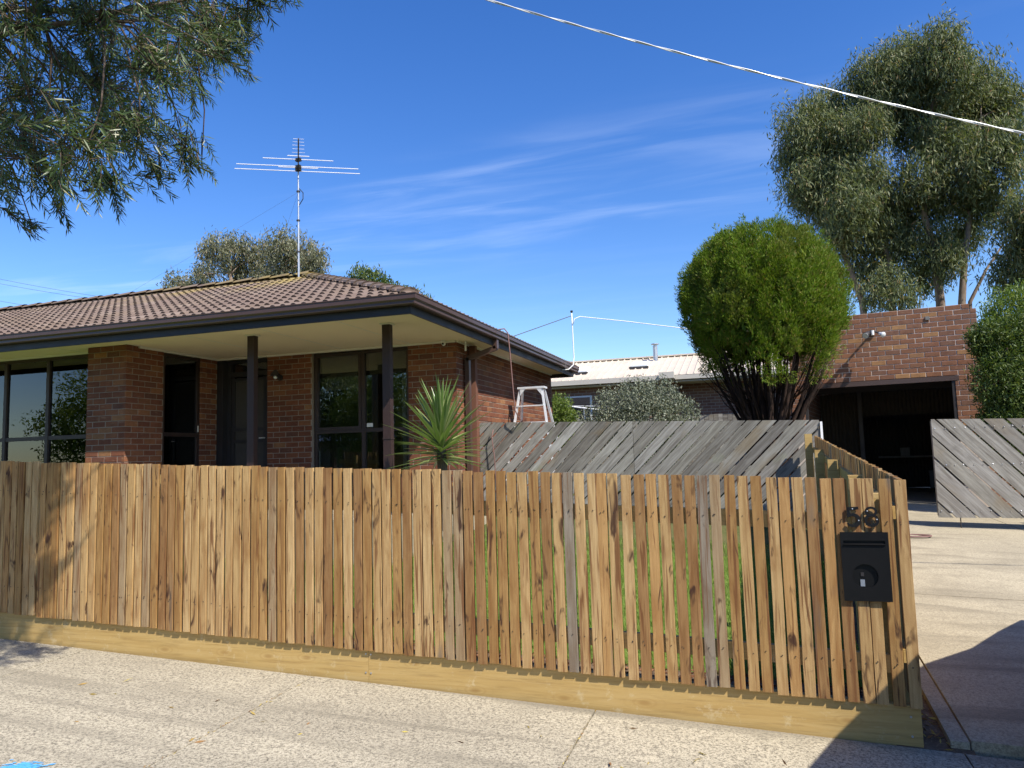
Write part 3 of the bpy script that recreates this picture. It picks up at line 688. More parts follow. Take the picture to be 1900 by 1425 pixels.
# door: timber frame, screen door
dr = MB(); x0, x1, y0 = -8.62, -7.755, 10.74
dr.box(x0, x0+.07, y0, y0+.1, .95, SOF-.03); dr.box(x1-.07, x1, y0, y0+.1, .95, SOF-.03); dr.box(x0+.07, x1-.07, y0, y0+.1, 3.08, 3.16); dr.box(x0+.07, x1-.07, y0, y0+.1, SOF-.08, SOF-.03)
dr.box(x0, -8.74, 10.62, y0, .95, SOF-.03)
dd = hp(dr, 'door', 'fascia_dark')
hp(MB().box(x0+.07, x1-.07, y0+.04, y0+.046, 3.16, SOF-.08), 'pane', 'glass', dd)
sc = MB(); a, b = x0+.075, x1-.075
sc.box(a, a+.07, y0+.01, y0+.045, 1.0, 3.07); sc.box(b-.07, b, y0+.01, y0+.045, 1.0, 3.07)
for z in (1.0, 1.95, 2.15, 3.0): sc.box(a+.07, b-.07, y0+.01, y0+.045, z, z+.05)
hp(sc, 'screen_frame', 'fascia_dark', dd)
hp(MB().box(a+.07, b-.07, y0+.024, y0+.028, 1.05, 3.0), 'mesh_screen', 'interior_dark', dd)
hp(MB().tube([(b-.035, y0+.0, 2.02), (b-.035, y0-.04, 2.02), (b-.12, y0-.04, 2.02)], .009, 8), 'handle', 'alu', dd)

# roof
PITCH = math.atan(.372); EX, EY, EZ = FX1+.09, FY1-.09, 3.515
RYd = (EY+BY+.09)/2; T = RYd-EY; RZ = EZ+.372*T; APX = EX-T; LX = -18.4
rf = hp(MB().add([(EX, EY, EZ-.03), (APX, RYd, RZ-.03), (LX, RYd, RZ-.03), (LX, EY, EZ-.03), (EX, BY+.09, EZ-.03), (LX, BY+.09, EZ-.03)], [(0, 1, 2, 3), (0, 4, 1), (4, 5, 2, 1), (3, 2, 5)]), 'roof', 'tile')
tp = []
for b_ in (0, .15):
    tp += [(b_+.0, 0), (b_+.022, .0), (b_+.045, .026), (b_+.072, .034), (b_+.099, .026), (b_+.125, 0)]
tp.append((.30, 0)); tn = len(tp)
tm = MB(); TL = .355
tm.add([(x, 0, z+.016) for x, z in tp]+[(x, TL, z-.014) for x, z in tp]+[(x, 0.004, z-.012) for x, z in tp], [(i, i+1, tn+i+1, tn+i) for i in range(tn-1)]+[(i+1, i, 2*tn+i, 2*tn+i+1) for i in range(tn-1)])
tile_me = tm.mesh('tile', 'tile')
rw = rf.matrix_basis.translation+house.location
joined = MB(); spots = []
cs, sn = math.cos(PITCH), math.sin(PITCH); rows = int(T/cs/.315)
for r in range(rows+1):
    s_ = r*.315; yy = EY+s_*cs-.02; zt_ = EZ+s_*sn-.01; hipx = EX-(yy-EY)-.16
    off = 0
    kx = math.floor((hipx+20)/.30)
    for c_ in range(kx, -1, -1):
        x = -20+c_*.30
        if x < LX: break
        spots.append((x, yy, zt_))
spots.sort(key=lambda s_: (s_[0]**2+s_[1]**2))
vis = [s_ for s_ in spots if s_[0] > -1.02*s_[1]-3.0]
near = set(vis[:300])
tv = [v.co.copy() for v in tile_me.vertices]; tf = [tuple(f.vertices) for f in tile_me.polygons]
for s_ in spots:
    if s_ in near:
        obj('tile', tile_me, rf, (s_[0]+rnd.uniform(-.003, .003), s_[1], s_[2]+rnd.uniform(0, .004)), (PITCH, 0, R(rnd.uniform(-.5, .5))))
    else:
        joined.add([(s_[0]+v.x, s_[1]+v.y*cs-v.z*sn, s_[2]+v.y*sn+v.z*cs) for v in tv], tf)
# right hip slope tiles, rows climb towards -x
for r in range(rows+1):
    s_ = r*.315; xx = EX-s_*cs+.02; zt_ = EZ+s_*sn-.01; y = EY+(EX-xx)+.12
    while y+.3 < BY+.09-(EX-xx)-.05:
        joined.add([(xx-v.y*cs+v.z*sn, y+v.x, zt_+v.y*sn+v.z*cs) for v in tv], tf); y += .30
joined.build('tile_field', 'tile', rf, kind='stuff')
# hip and ridge caps
def cap(a, b, w_=.11, h_=.06):
    a, b = Vector(a), Vector(b); d = (b-a).normalized(); s_ = d.cross(Vector((0, 0, 1))).normalized(); u_ = s_.cross(d); vs = []; 
    for e, sc_, lift in ((a, 1.1, .02), (b, .95, 0)):
        for q in range(7):
            t_ = math.pi*q/6; vs.append(e+s_*math.cos(t_)*w_*sc_+u_*(math.sin(t_)*h_*sc_+lift))
    vs += [vs[q]-u_*.03 for q in range(7)]
    return MB().add(vs, [(q, q+1, 7+q+1, 7+q) for q in range(6)]+[(q+1, q, 14+q, 14+q+1) for q in range(6)]+[(0, 1, 2, 3, 4, 5, 6)])
h0 = Vector((EX-.10, EY+.10, EZ+.035)); h1 = Vector((APX, RYd, RZ+.03)); n = 14
for i in range(n):
    a = h0.lerp(h1, i/n); b = h0.lerp(h1, (i+1.12)/n); cap(a, b).build('hip_cap', 'tile', rf)
h0 = Vector((EX-.10, BY-.01, EZ+.035))
for i in range(n):
    a = h0.lerp(h1, i/n); b = h0.lerp(h1, (i+1.12)/n); cap(a, b).build('hip_cap', 'tile', rf)
x = APX+.1
while x > LX: cap((x, RYd, RZ+.03), (x-.46, RYd, RZ+.03)).build('ridge_cap', 'tile', rf); x -= .42

# things fixed to the house
lan = thing('wall_lantern', 'small dark wall lantern beside the front door', 'lamp', (-7.49, 10.64, 2.95)); lo = W(lan)
MB().tube([(-7.49, 10.639, 3.0), (-7.49, 10.62, 3.0)], .05, 12).build('back_plate', 'dark_steel', lan, loc=lo)
MB().tube([(-7.49, 10.63, 3.0), (-7.49, 10.53, 3.02), (-7.49, 10.50, 3.10)], .010, 8).build('arm', 'dark_steel', lan, loc=lo)
m_ = MB(); m_.tube([(-7.49, 10.50, 3.02), (-7.49, 10.50, 3.07), (-7.49, 10.50, 3.12)], [.085, .06, .02], 14); m_.build('shade', 'dark_steel', lan, loc=lo)
MB().ball((-7.49, 10.50, 2.995), .032).build('bulb', 'clear_lens', lan, True, loc=lo)
pl = thing('pendant_lamp', 'small lit globe lamp on the ceiling inside the right porch window', 'lamp', (-5.45, 11.6, 3.1)); lo = W(pl)
MB().tube([(-5.45, 11.6, SOF+.01), (-5.45, 11.6, 3.27)], .03, 10).build('stem', 'dark_steel', pl, loc=lo)
MB().ball((-5.45, 11.6, 3.21), .055).build('globe', 'globe', pl, True, loc=lo)
sc_ = thing('security_camera', 'small white camera under the porch soffit by the corner', 'camera', (-4.516, 10.55, 3.30)); lo = W(sc_)
MB().tube([(-4.516, 10.55, SOF-.001), (-4.516, 10.55, 3.355)], .035, 12).build('base', 'white_metal', sc_, loc=lo)
MB().ball((-4.50, 10.53, 3.335), .033).build('head', 'white_metal', sc_, True, loc=lo)
MB().tube([(-4.50, 10.505, 3.332), (-4.50, 10.495, 3.33)], .016, 10).build('lens', 'black_metal', sc_, loc=lo)
o = MB().tube([(-4.25, 10.80, SOF), (-4.25, 10.80, 3.24)], .016, 10).build('vent_pipe', 'white_metal'); tag(o, 'short white pipe under the eave beside the downpipe', 'pipe')
# antenna
an = thing('tv_antenna', 'tall rooftop television antenna on a galvanised mast at the roof apex', 'antenna', (-7.98, 11.9, 4.95)); lo = W(an)
MB().tube([(-7.98, 11.9, 4.9), (-7.985, 11.9, 5.9), (-7.99, 11.9, 7.16)], [.019, .017, .015], 10).build('mast', 'galv', an, loc=lo)
dirb = Vector((.56, -.83, 0)).normalized(); dire = Vector((.875, .483, 0)).normalized(); c0 = Vector((-7.99, 11.9, 7.10))
MB().tube([c0-dirb*.10, c0+dirb*1.42], .012, 8).build('boom', 'dark_steel', an, loc=lo)
for s_, l_ in ((-.08, 1.15), (.16, 1.10), (.10, .36), (.50, .62), (.66, .19), (.82, .11), (.98, .10), (1.14, .10), (1.28, .095), (1.41, .09)):
    p_ = c0+dirb*s_; MB().tube([p_-dire*l_, p_+dire*l_], (.0085 if l_ > .15 else .0035), 6).build('element', 'alu', an, loc=lo)
for s_ in (.02, .16, .5): 
    p_ = c0+dirb*s_; MB().box(p_.x-.05, p_.x+.05, p_.y-.03, p_.y+.03, p_.z-.035, p_.z+.02).build('insulator', 'rubber_black', an, loc=lo)
MB().tube([(-7.96, 11.88, 6.72), (-7.86, 11.86, 6.62), (-7.86, 11.86, 6.5), (-7.955, 11.88, 6.40)], .008, 6).build('cable_loop', 'rubber_black', an, loc=lo)
for z in (6.66, 6.1, 5.5): MB().tube([(-7.99, 11.9, z), (-7.99, 11.9, z+.025)], .034, 10).build('clamp', 'dark_steel', an, loc=lo)
MB().tube([(-7.99, 11.9, 6.66), (-9.6, 13.0, 4.95)], .0016, 4).build('stay_wire', 'wire_grey', an, loc=lo)
MB().tube([(-7.99, 11.9, 6.66), (-11.6, 11.4, 4.9)], .0016, 4).build('stay_wire', 'wire_grey', an, loc=lo)
# service pipe and conductors at the rear eave
sp_ = thing('service_pipe', 'thin white conduit riser bent up from the rear gutter of the house', 'pipe', (-3.72, 15.4, 3.35)); lo = W(sp_)
MB().tube([(-3.86, 15.20, 3.36), (-3.72, 15.32, 3.38), (-3.64, 15.42, 3.48), (-3.63, 15.46, 3.65), (-3.65, 15.5, 4.3), (-3.66, 15.52, 4.62)], .0125, 10).build('riser', 'cable_white', sp_, True, loc=lo)
MB().tube([(-3.66, 15.52, 4.62), (-3.66, 15.52, 4.66)], .028, 8).build('cap', 'rubber_black', sp_, loc=lo)
MB().tube([(-3.63, 15.48, 4.36), (-3.60, 15.52, 4.48), (-3.50, 15.6, 4.53), (-2.6, 16.2, 4.45), (-1.3, 16.9, 4.28), (.3, 17.8, 4.2)], .0095, 8).build('conduit', 'cable_white', sp_, True, loc=lo)
MB().tube([(-3.66, 15.52, 4.55), (-4.6, 13.6, 3.82)], .008, 6).build('stay', 'wire_grey', sp_, loc=lo)
# hose hung over the gutter
hz_ = [(-3.80, 10.93, 3.50), (-3.75, 10.95, 3.56), (-3.66, 10.96, 3.565), (-3.615, 10.99, 3.50), (-3.60, 11.02, 3.2), (-3.58, 11.05, 2.7), (-3.56, 11.07, 2.3), (-3.50, 11.10, 2.16), (-3.50, 11.26, 2.15), (-3.6, 11.31, 2.0), (-3.7, 11.33, 1.5), (-3.75, 11.35, .75)]
o = MB().tube(hz_, .0095, 8).build('garden_hose', 'hose_red', smooth=True); tag(o, 'dull red hose hanging from the side gutter down over the grey fence', 'hose')
o = MB().tube([(-3.95, 11.145, 2.02), (-3.97, 11.12, 1.9), (-3.93, 11.11, 1.6), (-3.90, 11.10, .8)], .008, 8).build('garden_hose', 'hose_red', smooth=True); tag(o, 'loose pinkish hose end hanging down the front of the grey diagonal fence', 'hose')
o = MB().tube([(.80+.22*math.cos(a/8)+.9, 10.45+.12*math.sin(a/8), G(1.7, 10.4)+.06) for a in range(0, 52)], .010, 6).build('garden_hose', 'hose_red', smooth=True); tag(o, 'small loop of red hose lying on the driveway', 'hose')
# brown timber post by the side wall
o = MB().hexa([(x_, y_, z_) for z_ in (.6, SOF-.03) for x_, y_ in ((-4.305, 11.09), (-4.205, 11.09), (-4.205, 11.18), (-4.305, 11.18))]).build('timber_post', 'red_timber'); tag(o, 'reddish brown timber post beside the house side wall', 'post')

# ------------------------------------------------------------------ grey diagonal-board fence and gate
def clip(poly, a, b, c):     # keep a*x+b*z<=c
    out = []
    for i in range(len(poly)):
        p, q = poly[i-1], poly[i]; dp_, dq = a*p[0]+b*p[1]-c, a*q[0]+b*q[1]-c
        if (dp_ <= 0) != (dq <= 0):
            t_ = dp_/(dp_-dq); out.append((p[0]+t_*(q[0]-p[0]), p[1]+t_*(q[1]-p[1])))
        if dq <= 0: out.append(q)
    return out
def boards(parent, x0, x1, zt, zb, ang, bw, gap, y, t, loc, seed):
    """boards at angle ang; each one its own mesh with its own origin and axis so that the grain runs along it"""
    r = random.Random(seed); ca, sa = math.cos(ang), math.sin(ang); poly0 = [(x0, zb(x0)), (x1, zb(x1)), (x1, zt(x1)), (x0, zt(x0))]
    ds = [-x*sa+z*ca for x, z in poly0]; d = min(ds)-r.uniform(0, bw)
    while d < max(ds):
        a, b = d+gap*.5*r.uniform(.5, 1.5), d+bw-gap*.5*r.uniform(.5, 1.5); d += bw
        pl_ = clip(clip(poly0, -sa, ca, b), sa, -ca, -a)
        if len(pl_) < 3: continue
        cx = sum(p[0] for p in pl_)/len(pl_); cz = sum(p[1] for p in pl_)/len(pl_)
        loc2 = [((p[0]-cx)*ca+(p[1]-cz)*sa, -(p[0]-cx)*sa+(p[1]-cz)*ca) for p in pl_]
        pr = r.uniform(-.003, .003)
        m_ = MB().prism(loc2, lambda p: (p[0], pr, p[1]), lambda p: (p[0], t+pr, p[1]))
        m_.build('board', 'grey', parent, loc=(cx+loc[0], y+loc[1], cz+loc[2]), rot=(0, -ang, 0))
GY = 11.20
lf = thing('diagonal_board_fence', 'weathered grey fence of boards slanting up to the right between house and conifer', 'fence', (-1.7, GY, .55)); lo = W(lf)
ztl = lambda x: 2.142-.0337*(x+4.195)
boards(lf, -4.20, -1.78, ztl, lambda x: ztl(x)-1.32, R(45), .155, .021, GY, .022, lo, 5)
boards(lf, -1.775, .79, ztl, lambda x: ztl(x)-1.32, R(45), .155, .021, GY, .022, lo, 9)
for dz in (-.16, -.72, -1.25):
    q = [(-4.2, GY+.024), (.78, GY+.024), (.78, GY+.062), (-4.2, GY+.062)]
    MB().hexa([(x, y, ztl(x)+dz) for x, y in q]+[(x, y, ztl(x)+dz+.085) for x, y in q]).build('rail', 'grey', lf, loc=lo)
for x in (-4.10, -1.78, .74): MB().box(x-.05, x+.05, GY+.065, GY+.16, G(x, GY)-.2, ztl(x)-.02).build('post', 'grey', lf, loc=lo)
MB().box(.80, .83, GY-.02, GY+.03, G(.8, GY), 1.95).build('gate_stile', 'white_metal', lf, loc=lo)
gt = thing('driveway_gate', 'weathered grey gate of boards slanting down to the right across the driveway', 'gate', (2.9, GY, .5)); lo = W(gt)
ztr = lambda x: 1.924-.030*(x-2.169)
boards(gt, 2.165, 4.6, ztr, lambda x: .642-.012*(x-2.15), R(-48), .190, .021, GY, .022, lo, 13)
for z in (1.76, 1.29, .70): MB().box(2.18, 4.58, GY+.024, GY+.066, z, z+.07).build('rail', 'grey', gt, loc=lo)
MB().box(2.172, 2.24, GY+.0665, GY+.11, .66, 1.90).build('stile', 'grey', gt, loc=lo)
MB().tube([(2.42, GY+.03, .66), (2.42, GY+.03, G(2.4, GY)+.04)], .007, 8).build('drop_bolt', 'dark_steel', gt, loc=lo)
MB().box(4.50, 4.62, GY+.12, GY+.22, .2, 2.0).build('post', 'grey', gt, loc=lo)
bn = MB()
for z, dz in ((1.80, 0), (1.32, 0), (.72, 0)):
    x = 2.2
    while x < 4.5:
        bn.tube([(x, GY-.006, z+rnd.uniform(-.012, .012)), (x, GY+.002, z)], .0065, 6); x += rnd.uniform(.095, .125)
bn.build('bolt', 'galv', gt, loc=lo, kind='stuff')

# step ladder
ld = thing('step_ladder', 'aluminium step ladder standing against the brick side wall behind the grey fence', 'ladder', (-3.87, 13.0, .7)); lo = W(ld)
zt_ = 2.80
for s_, xt, xb in ((-1, -4.07, -4.40), (1, -3.66, -3.34)):
    MB().hexa([(xb-.02, 12.70, .7), (xb+.018, 12.70, .7), (xb+.018, 12.73, .7), (xb-.02, 12.73, .7), (xt-.02, 12.98, zt_), (xt+.018, 12.98, zt_), (xt+.018, 13.01, zt_), (xt-.02, 13.01, zt_)]).build('leg', 'alu', ld, loc=lo)
    MB().hexa([(xb-.02, 13.75, .7), (xb+.02, 13.75, .7), (xb+.02, 13.78, .7), (xb-.02, 13.78, .7), (xt-.02, 13.12, zt_), (xt+.02, 13.12, zt_), (xt+.02, 13.15, zt_), (xt-.02, 13.15, zt_)]).build('leg', 'alu', ld, loc=lo)
MB().box(-4.11, -3.61, 12.95, 13.17, zt_, zt_+.035).build('top_cap', 'alu', ld, loc=lo)
for i in range(1, 7):
    f_ = i*.13; z = zt_-.30*i; xa = -4.07-.33*(zt_-z)/2.1; xb = -3.66+.32*(zt_-z)/2.1; yy = 12.98-.28*(zt_-z)/2.1
    MB().box(xa, xb, yy-.02, yy+.06, z-.02, z).build('step', 'alu', ld, loc=lo)
for s_, x in ((-1, -4.06), (1, -3.66)): MB().prism([(0, 0), (.10*-s_, 0), (0, -.12)], lambda p: (x+p[0], 12.955, zt_+p[1]), lambda p: (x+p[0], 12.962, zt_+p[1])).build('gusset', 'alu', ld, loc=lo)

# ------------------------------------------------------------------ garage
ga = thing('brick_garage', 'open brown brick garage with parapet wall at the end of the driveway', 'garage', (2.0, 14.7, .55)); gl_ = W(ga)
GA0 = Vector((.60, 14.846)); gang = math.atan2(-.24, 1.54); gu = Vector((math.cos(gang), math.sin(gang))); gv = Vector((-gu.y, gu.x))
def gp(s, t, z): p = GA0+gu*s+gv*t; return (p.x, p.y, z)
def gbox(s0, s1, t0, t1, z0, z1):
    c = [(s0, t0), (s1, t0), (s1, t1), (s0, t1)]; return MB().hexa([gp(s, t, z0) for s, t in c]+[gp(s, t, z1) for s, t in c])
J0, J1, GT, LZ = .225, 2.635, 3.955, 2.752; SE = 3.03
m_ = gbox(.004, J0-.004, .007, .22, .3, GT); mm = gbox(J0-.003, J1+.003, .006, .22, LZ+.004, GT-.001); m_.add(mm.v, mm.f); mm = gbox(J1+.004, SE-.11, .006, .22, .3, GT-.002); m_.add(mm.v, mm.f)
mm = gbox(SE-.109, SE-.01, .008, .22, .3, GT-.095); m_.add(mm.v, mm.f)
w = m_.build('wall', 'mortar_pale', ga, loc=gl_)
bpy.context.view_layer.update()
ng = brick_wall(w, (GA0.x, GA0.y), gang, SE, .3, GT, 'garage_brick', openings=[(J0, J1, 0, LZ), (SE-.105, SE+.1, GT-.088, GT+1)], z_vis=1.75, start=.07)
gbox(J0-.06, J1+.06, -.006, .10, LZ-.085, LZ-.002).build('lintel', 'gutter_brown', ga, loc=gl_)
gbox(J0+.002, J0+.05, .01, .12, .55, LZ-.086).build('door_jamb', 'dark_steel', ga, loc=gl_); gbox(J1-.05, J1-.002, .01, .12, .55, LZ-.086).build('door_jamb', 'dark_steel', ga, loc=gl_)
gbox(.01, .2, .23, 7, .3, 3.4).build('side_wall', 'far_brick', ga, loc=gl_); gbox(SE+.9, SE+1.1, .46, 7, .3, 3.2).build('side_wall', 'far_brick', ga, loc=gl_)
gbox(SE-.01, SE+1.6, .24, .45, .3, 3.42).build('side_wall', 'far_brick', ga, loc=gl_)
gbox(-.05, SE+1.1, .455, 7.1, 3.42, 3.48).build('garage_roof', 'corr', ga, loc=gl_)
# corrugated inner cladding
def corrug(s0, s1, t, z0, z1, amp=.012, pit_=.076):
    m_ = MB(); n_ = int((s1-s0)/pit_*4); vs = []
    for i in range(n_+1):
        s_ = s0+(s1-s0)*i/n_; d_ = amp*math.sin(i*math.pi/2); vs += [gp(s_, t+d_, z0), gp(s_, t+d_, z1)]
    return m_.add(vs, [(2*i, 2*i+2, 2*i+3, 2*i+1) for i in range(n_)])
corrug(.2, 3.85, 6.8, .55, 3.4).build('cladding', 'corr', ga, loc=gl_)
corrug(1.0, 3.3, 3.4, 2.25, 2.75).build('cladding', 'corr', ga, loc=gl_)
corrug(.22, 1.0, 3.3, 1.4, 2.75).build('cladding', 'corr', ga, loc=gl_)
gbox(.98, 1.06, 3.1, 3.2, .55, 3.4).build('stud', 'dark_steel', ga, loc=gl_); gbox(.2, 3.9, 3.05, 3.09, 2.76, 2.9).build('beam', 'dark_steel', ga, loc=gl_)
gbox(1.25, 2.8, 6.0, 6.5, 1.30, 1.34).build('shelf', 'clutter', ga, loc=gl_)
o = MB().box(0, .2, 0, .1, 0, .2).build('jerry_can', 'clutter', loc=gp(1.75, 6.1, 1.345)); tag(o, 'pale container on the shelf deep inside the garage', 'container')
gbox(2.3, 2.9, 5.2, 5.6, .6, 1.0).build('storage_crate', 'clutter'); bpy.data.objects['storage_crate']['label'] = 'low crate on the dark garage floor'; bpy.data.objects['storage_crate']['category'] = 'crate'
# twin security light on the garage
fl = thing('security_floodlight', 'twin lamp security light on an arm on the garage brick wall', 'lamp', gp(1.42, 0, 3.5), rot=(0, 0, gang))
def flp(mb_, n_, m__, sm=False): return mb_.build(n_, m__, fl, sm)
flp(MB().box(-.035, .035, -.03, -.001, .04, .14), 'base', 'dark_steel')
flp(MB().tube([(0, -.03, .10), (-.01, -.16, .12), (-.01, -.2, .115)], .018, 8), 'arm', 'dark_steel')
flp(MB().tube([(-.01, -.2, .12), (.09, -.22, .07), (.13, -.23, .045)], .014, 8), 'arm', 'dark_steel')
flp(MB().tube([(-.01, -.2, .115), (-.06, -.22, .07)], .014, 8), 'arm', 'dark_steel')
a = Vector((-.05, -.21, .085)); d = Vector((-.32, -.72, -.45)).normalized()
hd = flp(MB().tube([a-d*.03, a, a+d*.05, a+d*.12, a+d*.135], [.012, .03, .038, .06, .058], 16), 'lamp_head', 'dark_steel', True)
flp(MB().tube([a+d*.134, a+d*.142], .052, 16), 'lens', 'clear_lens')
a = Vector((.12, -.225, .05)); d = Vector((.55, -.6, -.35)).normalized()
flp(MB().tube([a-d*.02, a+d*.01, a+d*.05, a+d*.10, a+d*.108], [.012, .028, .034, .05, .046], 16), 'lamp_head', 'clear_lens', True)
flp(MB().tube([(.015, -.21, .11), (.015, -.22, .03)], [.03, .025], 12), 'sensor', 'white_metal')
o = MB().box(-.03, .03, -.02, -.0005, -.03, .03).build('junction_box', 'clutter', loc=gp(2.30, 0, 3.77), rot=(0, 0, gang)); tag(o, 'small weathered bracket high on the garage wall', 'bracket')

# ------------------------------------------------------------------ rear neighbour
nh = thing('neighbour_house', 'low brick house with cream ribbed metal roof behind the grey shrub', 'house', (-3, 23, .8)); no = W(nh)
def np_(mb_, n_, m__, par=None, **kw): return mb_.build(n_, m__, nh if par is None else par, loc=no if par is None else (0, 0, 0), **kw)
np_(MB().box(-14, -2.15, 22.3, 28, .5, 3.72), 'wall', 'far_brick'); np_(MB().box(-2.14, 3.0, 22.9, 28, .5, 3.72), 'wall', 'far_brick')
sl_ = .92/3.1
rfn = np_(MB().add([(-14.5, 21.95, 3.80), (3.4, 21.95, 3.80), (3.4, 25.05, 4.72), (-14.5, 25.05, 4.72), (3.4, 28.3, 3.8), (-14.5, 28.3, 3.8)], [(0, 1, 2, 3), (3, 2, 4, 5)]), 'roof', 'cream_roof')
m_ = MB(); x = -14.4
while x < 3.4:
    m_.hexa([(x, 21.95, 3.802), (x+.045, 21.95, 3.802), (x+.045, 25.05, 4.722), (x, 25.05, 4.722), (x+.012, 21.95, 3.835), (x+.033, 21.95, 3.835), (x+.033, 25.05, 4.755), (x+.012, 25.05, 4.755)]); x += .205
np_(m_, 'rib', 'cream_roof', rfn, kind='stuff'); np_(MB().box(-14.5, 3.4, 24.93, 25.17, 4.73, 4.775), 'ridge_cap', 'cream_roof', rfn)
np_(MB().box(-14.5, -2.25, 21.80, 21.945, 3.66, 3.80), 'gutter', 'cream_gutter'); np_(MB().box(-14.5, -2.25, 21.96, 22.28, 3.60, 3.64), 'eave', 'cream_gutter')
np_(MB().box(-2.62, -2.2, 21.55, 21.79, 3.68, 3.86), 'rain_head', 'cream_gutter')
np_(MB().box(-2.2, 3.4, 21.84, 21.945, 3.66, 3.78), 'gutter', 'cream_gutter'); np_(MB().box(-2.2, 3.4, 21.95, 22.88, 3.60, 3.64), 'eave', 'cream_gutter')
for x, t_ in ((-5.25, 0), (-3.42, .35)):
    m_ = MB(); y0 = 22.9+t_; y1 = y0+.62; z0, z1 = 3.8+(y0-21.95)*sl_+.05, 3.8+(y1-21.95)*sl_+.05
    m_.hexa([(x-.26, y0, z0-.05), (x+.26, y0, z0-.05), (x+.26, y1, z1-.05), (x-.26, y1, z1-.05), (x-.26, y0, z0+.07), (x+.26, y0, z0+.07), (x+.26, y1, z1+.07), (x-.26, y1, z1+.07)])
    s1_ = np_(m_, 'skylight', 'white_metal'); np_(MB().box(x-.30, x+.30, y0-.06, y0-.004, z0-.06, z0+.02), 'flashing', 'dark_steel', s1_)
np_(MB().tube([(-3.05, 24.5, 4.5), (-3.05, 24.5, 5.05)], .075, 12), 'flue', 'galv'); np_(MB().tube([(-3.05, 24.5, 5.08), (-3.05, 24.5, 5.11)], .13, 12), 'flue_cap', 'galv')
wn = np_(MB().box(-5.55, -4.72, 22.22, 22.298, 2.35, 3.36), 'window', 'white_metal'); np_(MB().box(-5.50, -4.77, 22.20, 22.219, 2.40, 3.31), 'pane', 'glass', wn)
cl_ = thing('clothesline', 'folding clothesline arm against the neighbouring wall', 'clothesline', (-4.3, 19.6, .7)); lo = W(cl_)
MB().tube([(-5.0, 19.5, 2.92), (-3.75, 19.6, 2.72)], .02, 8).build('arm', 'white_metal', cl_, loc=lo); MB().tube([(-5.0, 19.8, 2.92), (-3.75, 19.9, 2.86)], .008, 6).build('line', 'white_metal', cl_, loc=lo); MB().tube([(-4.4, 19.7, .6), (-4.4, 19.7, 2.85)], .025, 8).build('post', 'galv', cl_, loc=lo)
MB().tube([(-4.4, 19.7, 2.4), (-5.0, 19.5, 2.92)], .012, 6).build('brace', 'galv', cl_, loc=lo)
# rear paling fence behind the shrub
rpf = thing('rear_paling_fence', 'old grey paling fence behind the silver shrub', 'fence', (-1.5, 18.6, .7)); lo = W(rpf)
pm = MB().box(0, .10, 0, .015, 0, 1.75).mesh('paling', 'grey')
x = -4.9
while x < .6: obj('paling', pm, rpf, (x+lo[0], 18.6+lo[1], .70+rnd.uniform(-.02, .02)+lo[2])); x += .108
MB().box(-4.9, .6, 18.616, 18.66, 2.1, 2.18).build('rail', 'grey', rpf, loc=lo)

# ------------------------------------------------------------------ vegetation
def limb(mb_, pts, r0, r1, n=8, wob=.0, rr=rnd):
    k_ = len(pts); mb_.tube([(p[0]+rr.uniform(-wob, wob), p[1]+rr.uniform(-wob, wob), p[2]) for p in pts], [r0+(r1-r0)*i/(k_-1) for i in range(k_)], n)
# --- clipped conifer
rg = np.random.default_rng(11)
con = thing('clipped_conifer', 'bright green clipped conifer with a domed crown on many bare dark stems', 'tree', (.17, 12.9, .5)); lo = W(con)
def conr(th, u):      # crown radius by height fraction
    return np.interp(u, [0, .08, .2, .35, .5, .65, .78, .88, .95, 1.0], [.72, 1.00, 1.18, 1.29, 1.32, 1.27, 1.13, .94, .70, .30])
zb_, zt_ = 2.78, 5.10
def con_surf(th, u, k_=1.):
    lump = 1+.035*np.sin(3*th+7*u)+.05*np.sin(7*th-9*u+1)+.035*np.sin(12*th+17*u)+.02*np.sin(23*th-13*u)
    r_ = conr(th, u)*lump*k_; zl = .16*np.sin(2*th+.6)*(1-u)**2+.10*np.sin(5*th)*(1-u)**2
    return np.stack([.17+r_*np.cos(th), 12.9+r_*np.sin(th)*.95, zb_+(zt_-zb_)*u+zl], 1)
NS = 2300; th = rg.uniform(0, 2*math.pi, NS); u = rg.uniform(0, 1, NS)**.85
thin = np.clip((np.sin(2.3*th+14*u+1)+np.sin(5.1*th-8*u))*(1-u)*.9-.45, 0, .6); kp = rg.uniform(0, 1, NS) > thin; th, u = th[kp], u[kp]; NS = len(th)
S0 = con_surf(th, u, .90+.0*u); outw = np.stack([np.cos(th), np.sin(th), 0*th], 1)
ax = norm(outw*rg.uniform(.18, .5, (NS, 1))+np.array([0, 0, 1.])*np.where(u[:, None] < .1, rg.uniform(-.4, .8, (NS, 1)), 1.)+rg.normal(0, .12, (NS, 3)))
ln = rg.uniform(.12, .24, NS)*np.where(rg.uniform(0, 1, NS) > .94, 1.7, 1.); KB = 62
tt = rg.uniform(0, 1, (NS, KB)); rr_ = (.075*np.sin(np.pi*np.clip(tt*.9+.08, 0, 1)))*rg.uniform(.3, 1., (NS, KB)); ph = rg.uniform(0, 2*math.pi, (NS, KB))
e1 = norm(np.cross(ax, np.array([.3, .8, .1]))); e2 = np.cross(ax, e1)
rad_ = e1[:, None]*np.cos(ph)[..., None]+e2[:, None]*np.sin(ph)[..., None]
base = (S0[:, None]+ax[:, None]*(tt*ln[:, None])[..., None]+rad_*rr_[..., None]).reshape(-1, 3)
D = (ax[:, None]*.9+rad_*.55).reshape(-1, 3)+rg.normal(0, .2, (NS*KB, 3)); n = len(base)
ib = con_surf(rg.uniform(0, 2*math.pi, 26000), rg.uniform(.06, 1, 26000), 1.)
ib = (ib-np.array([.17, 12.9, 3.9]))*rg.uniform(.55, .88, (26000, 1))+np.array([.17, 12.9, 3.9])
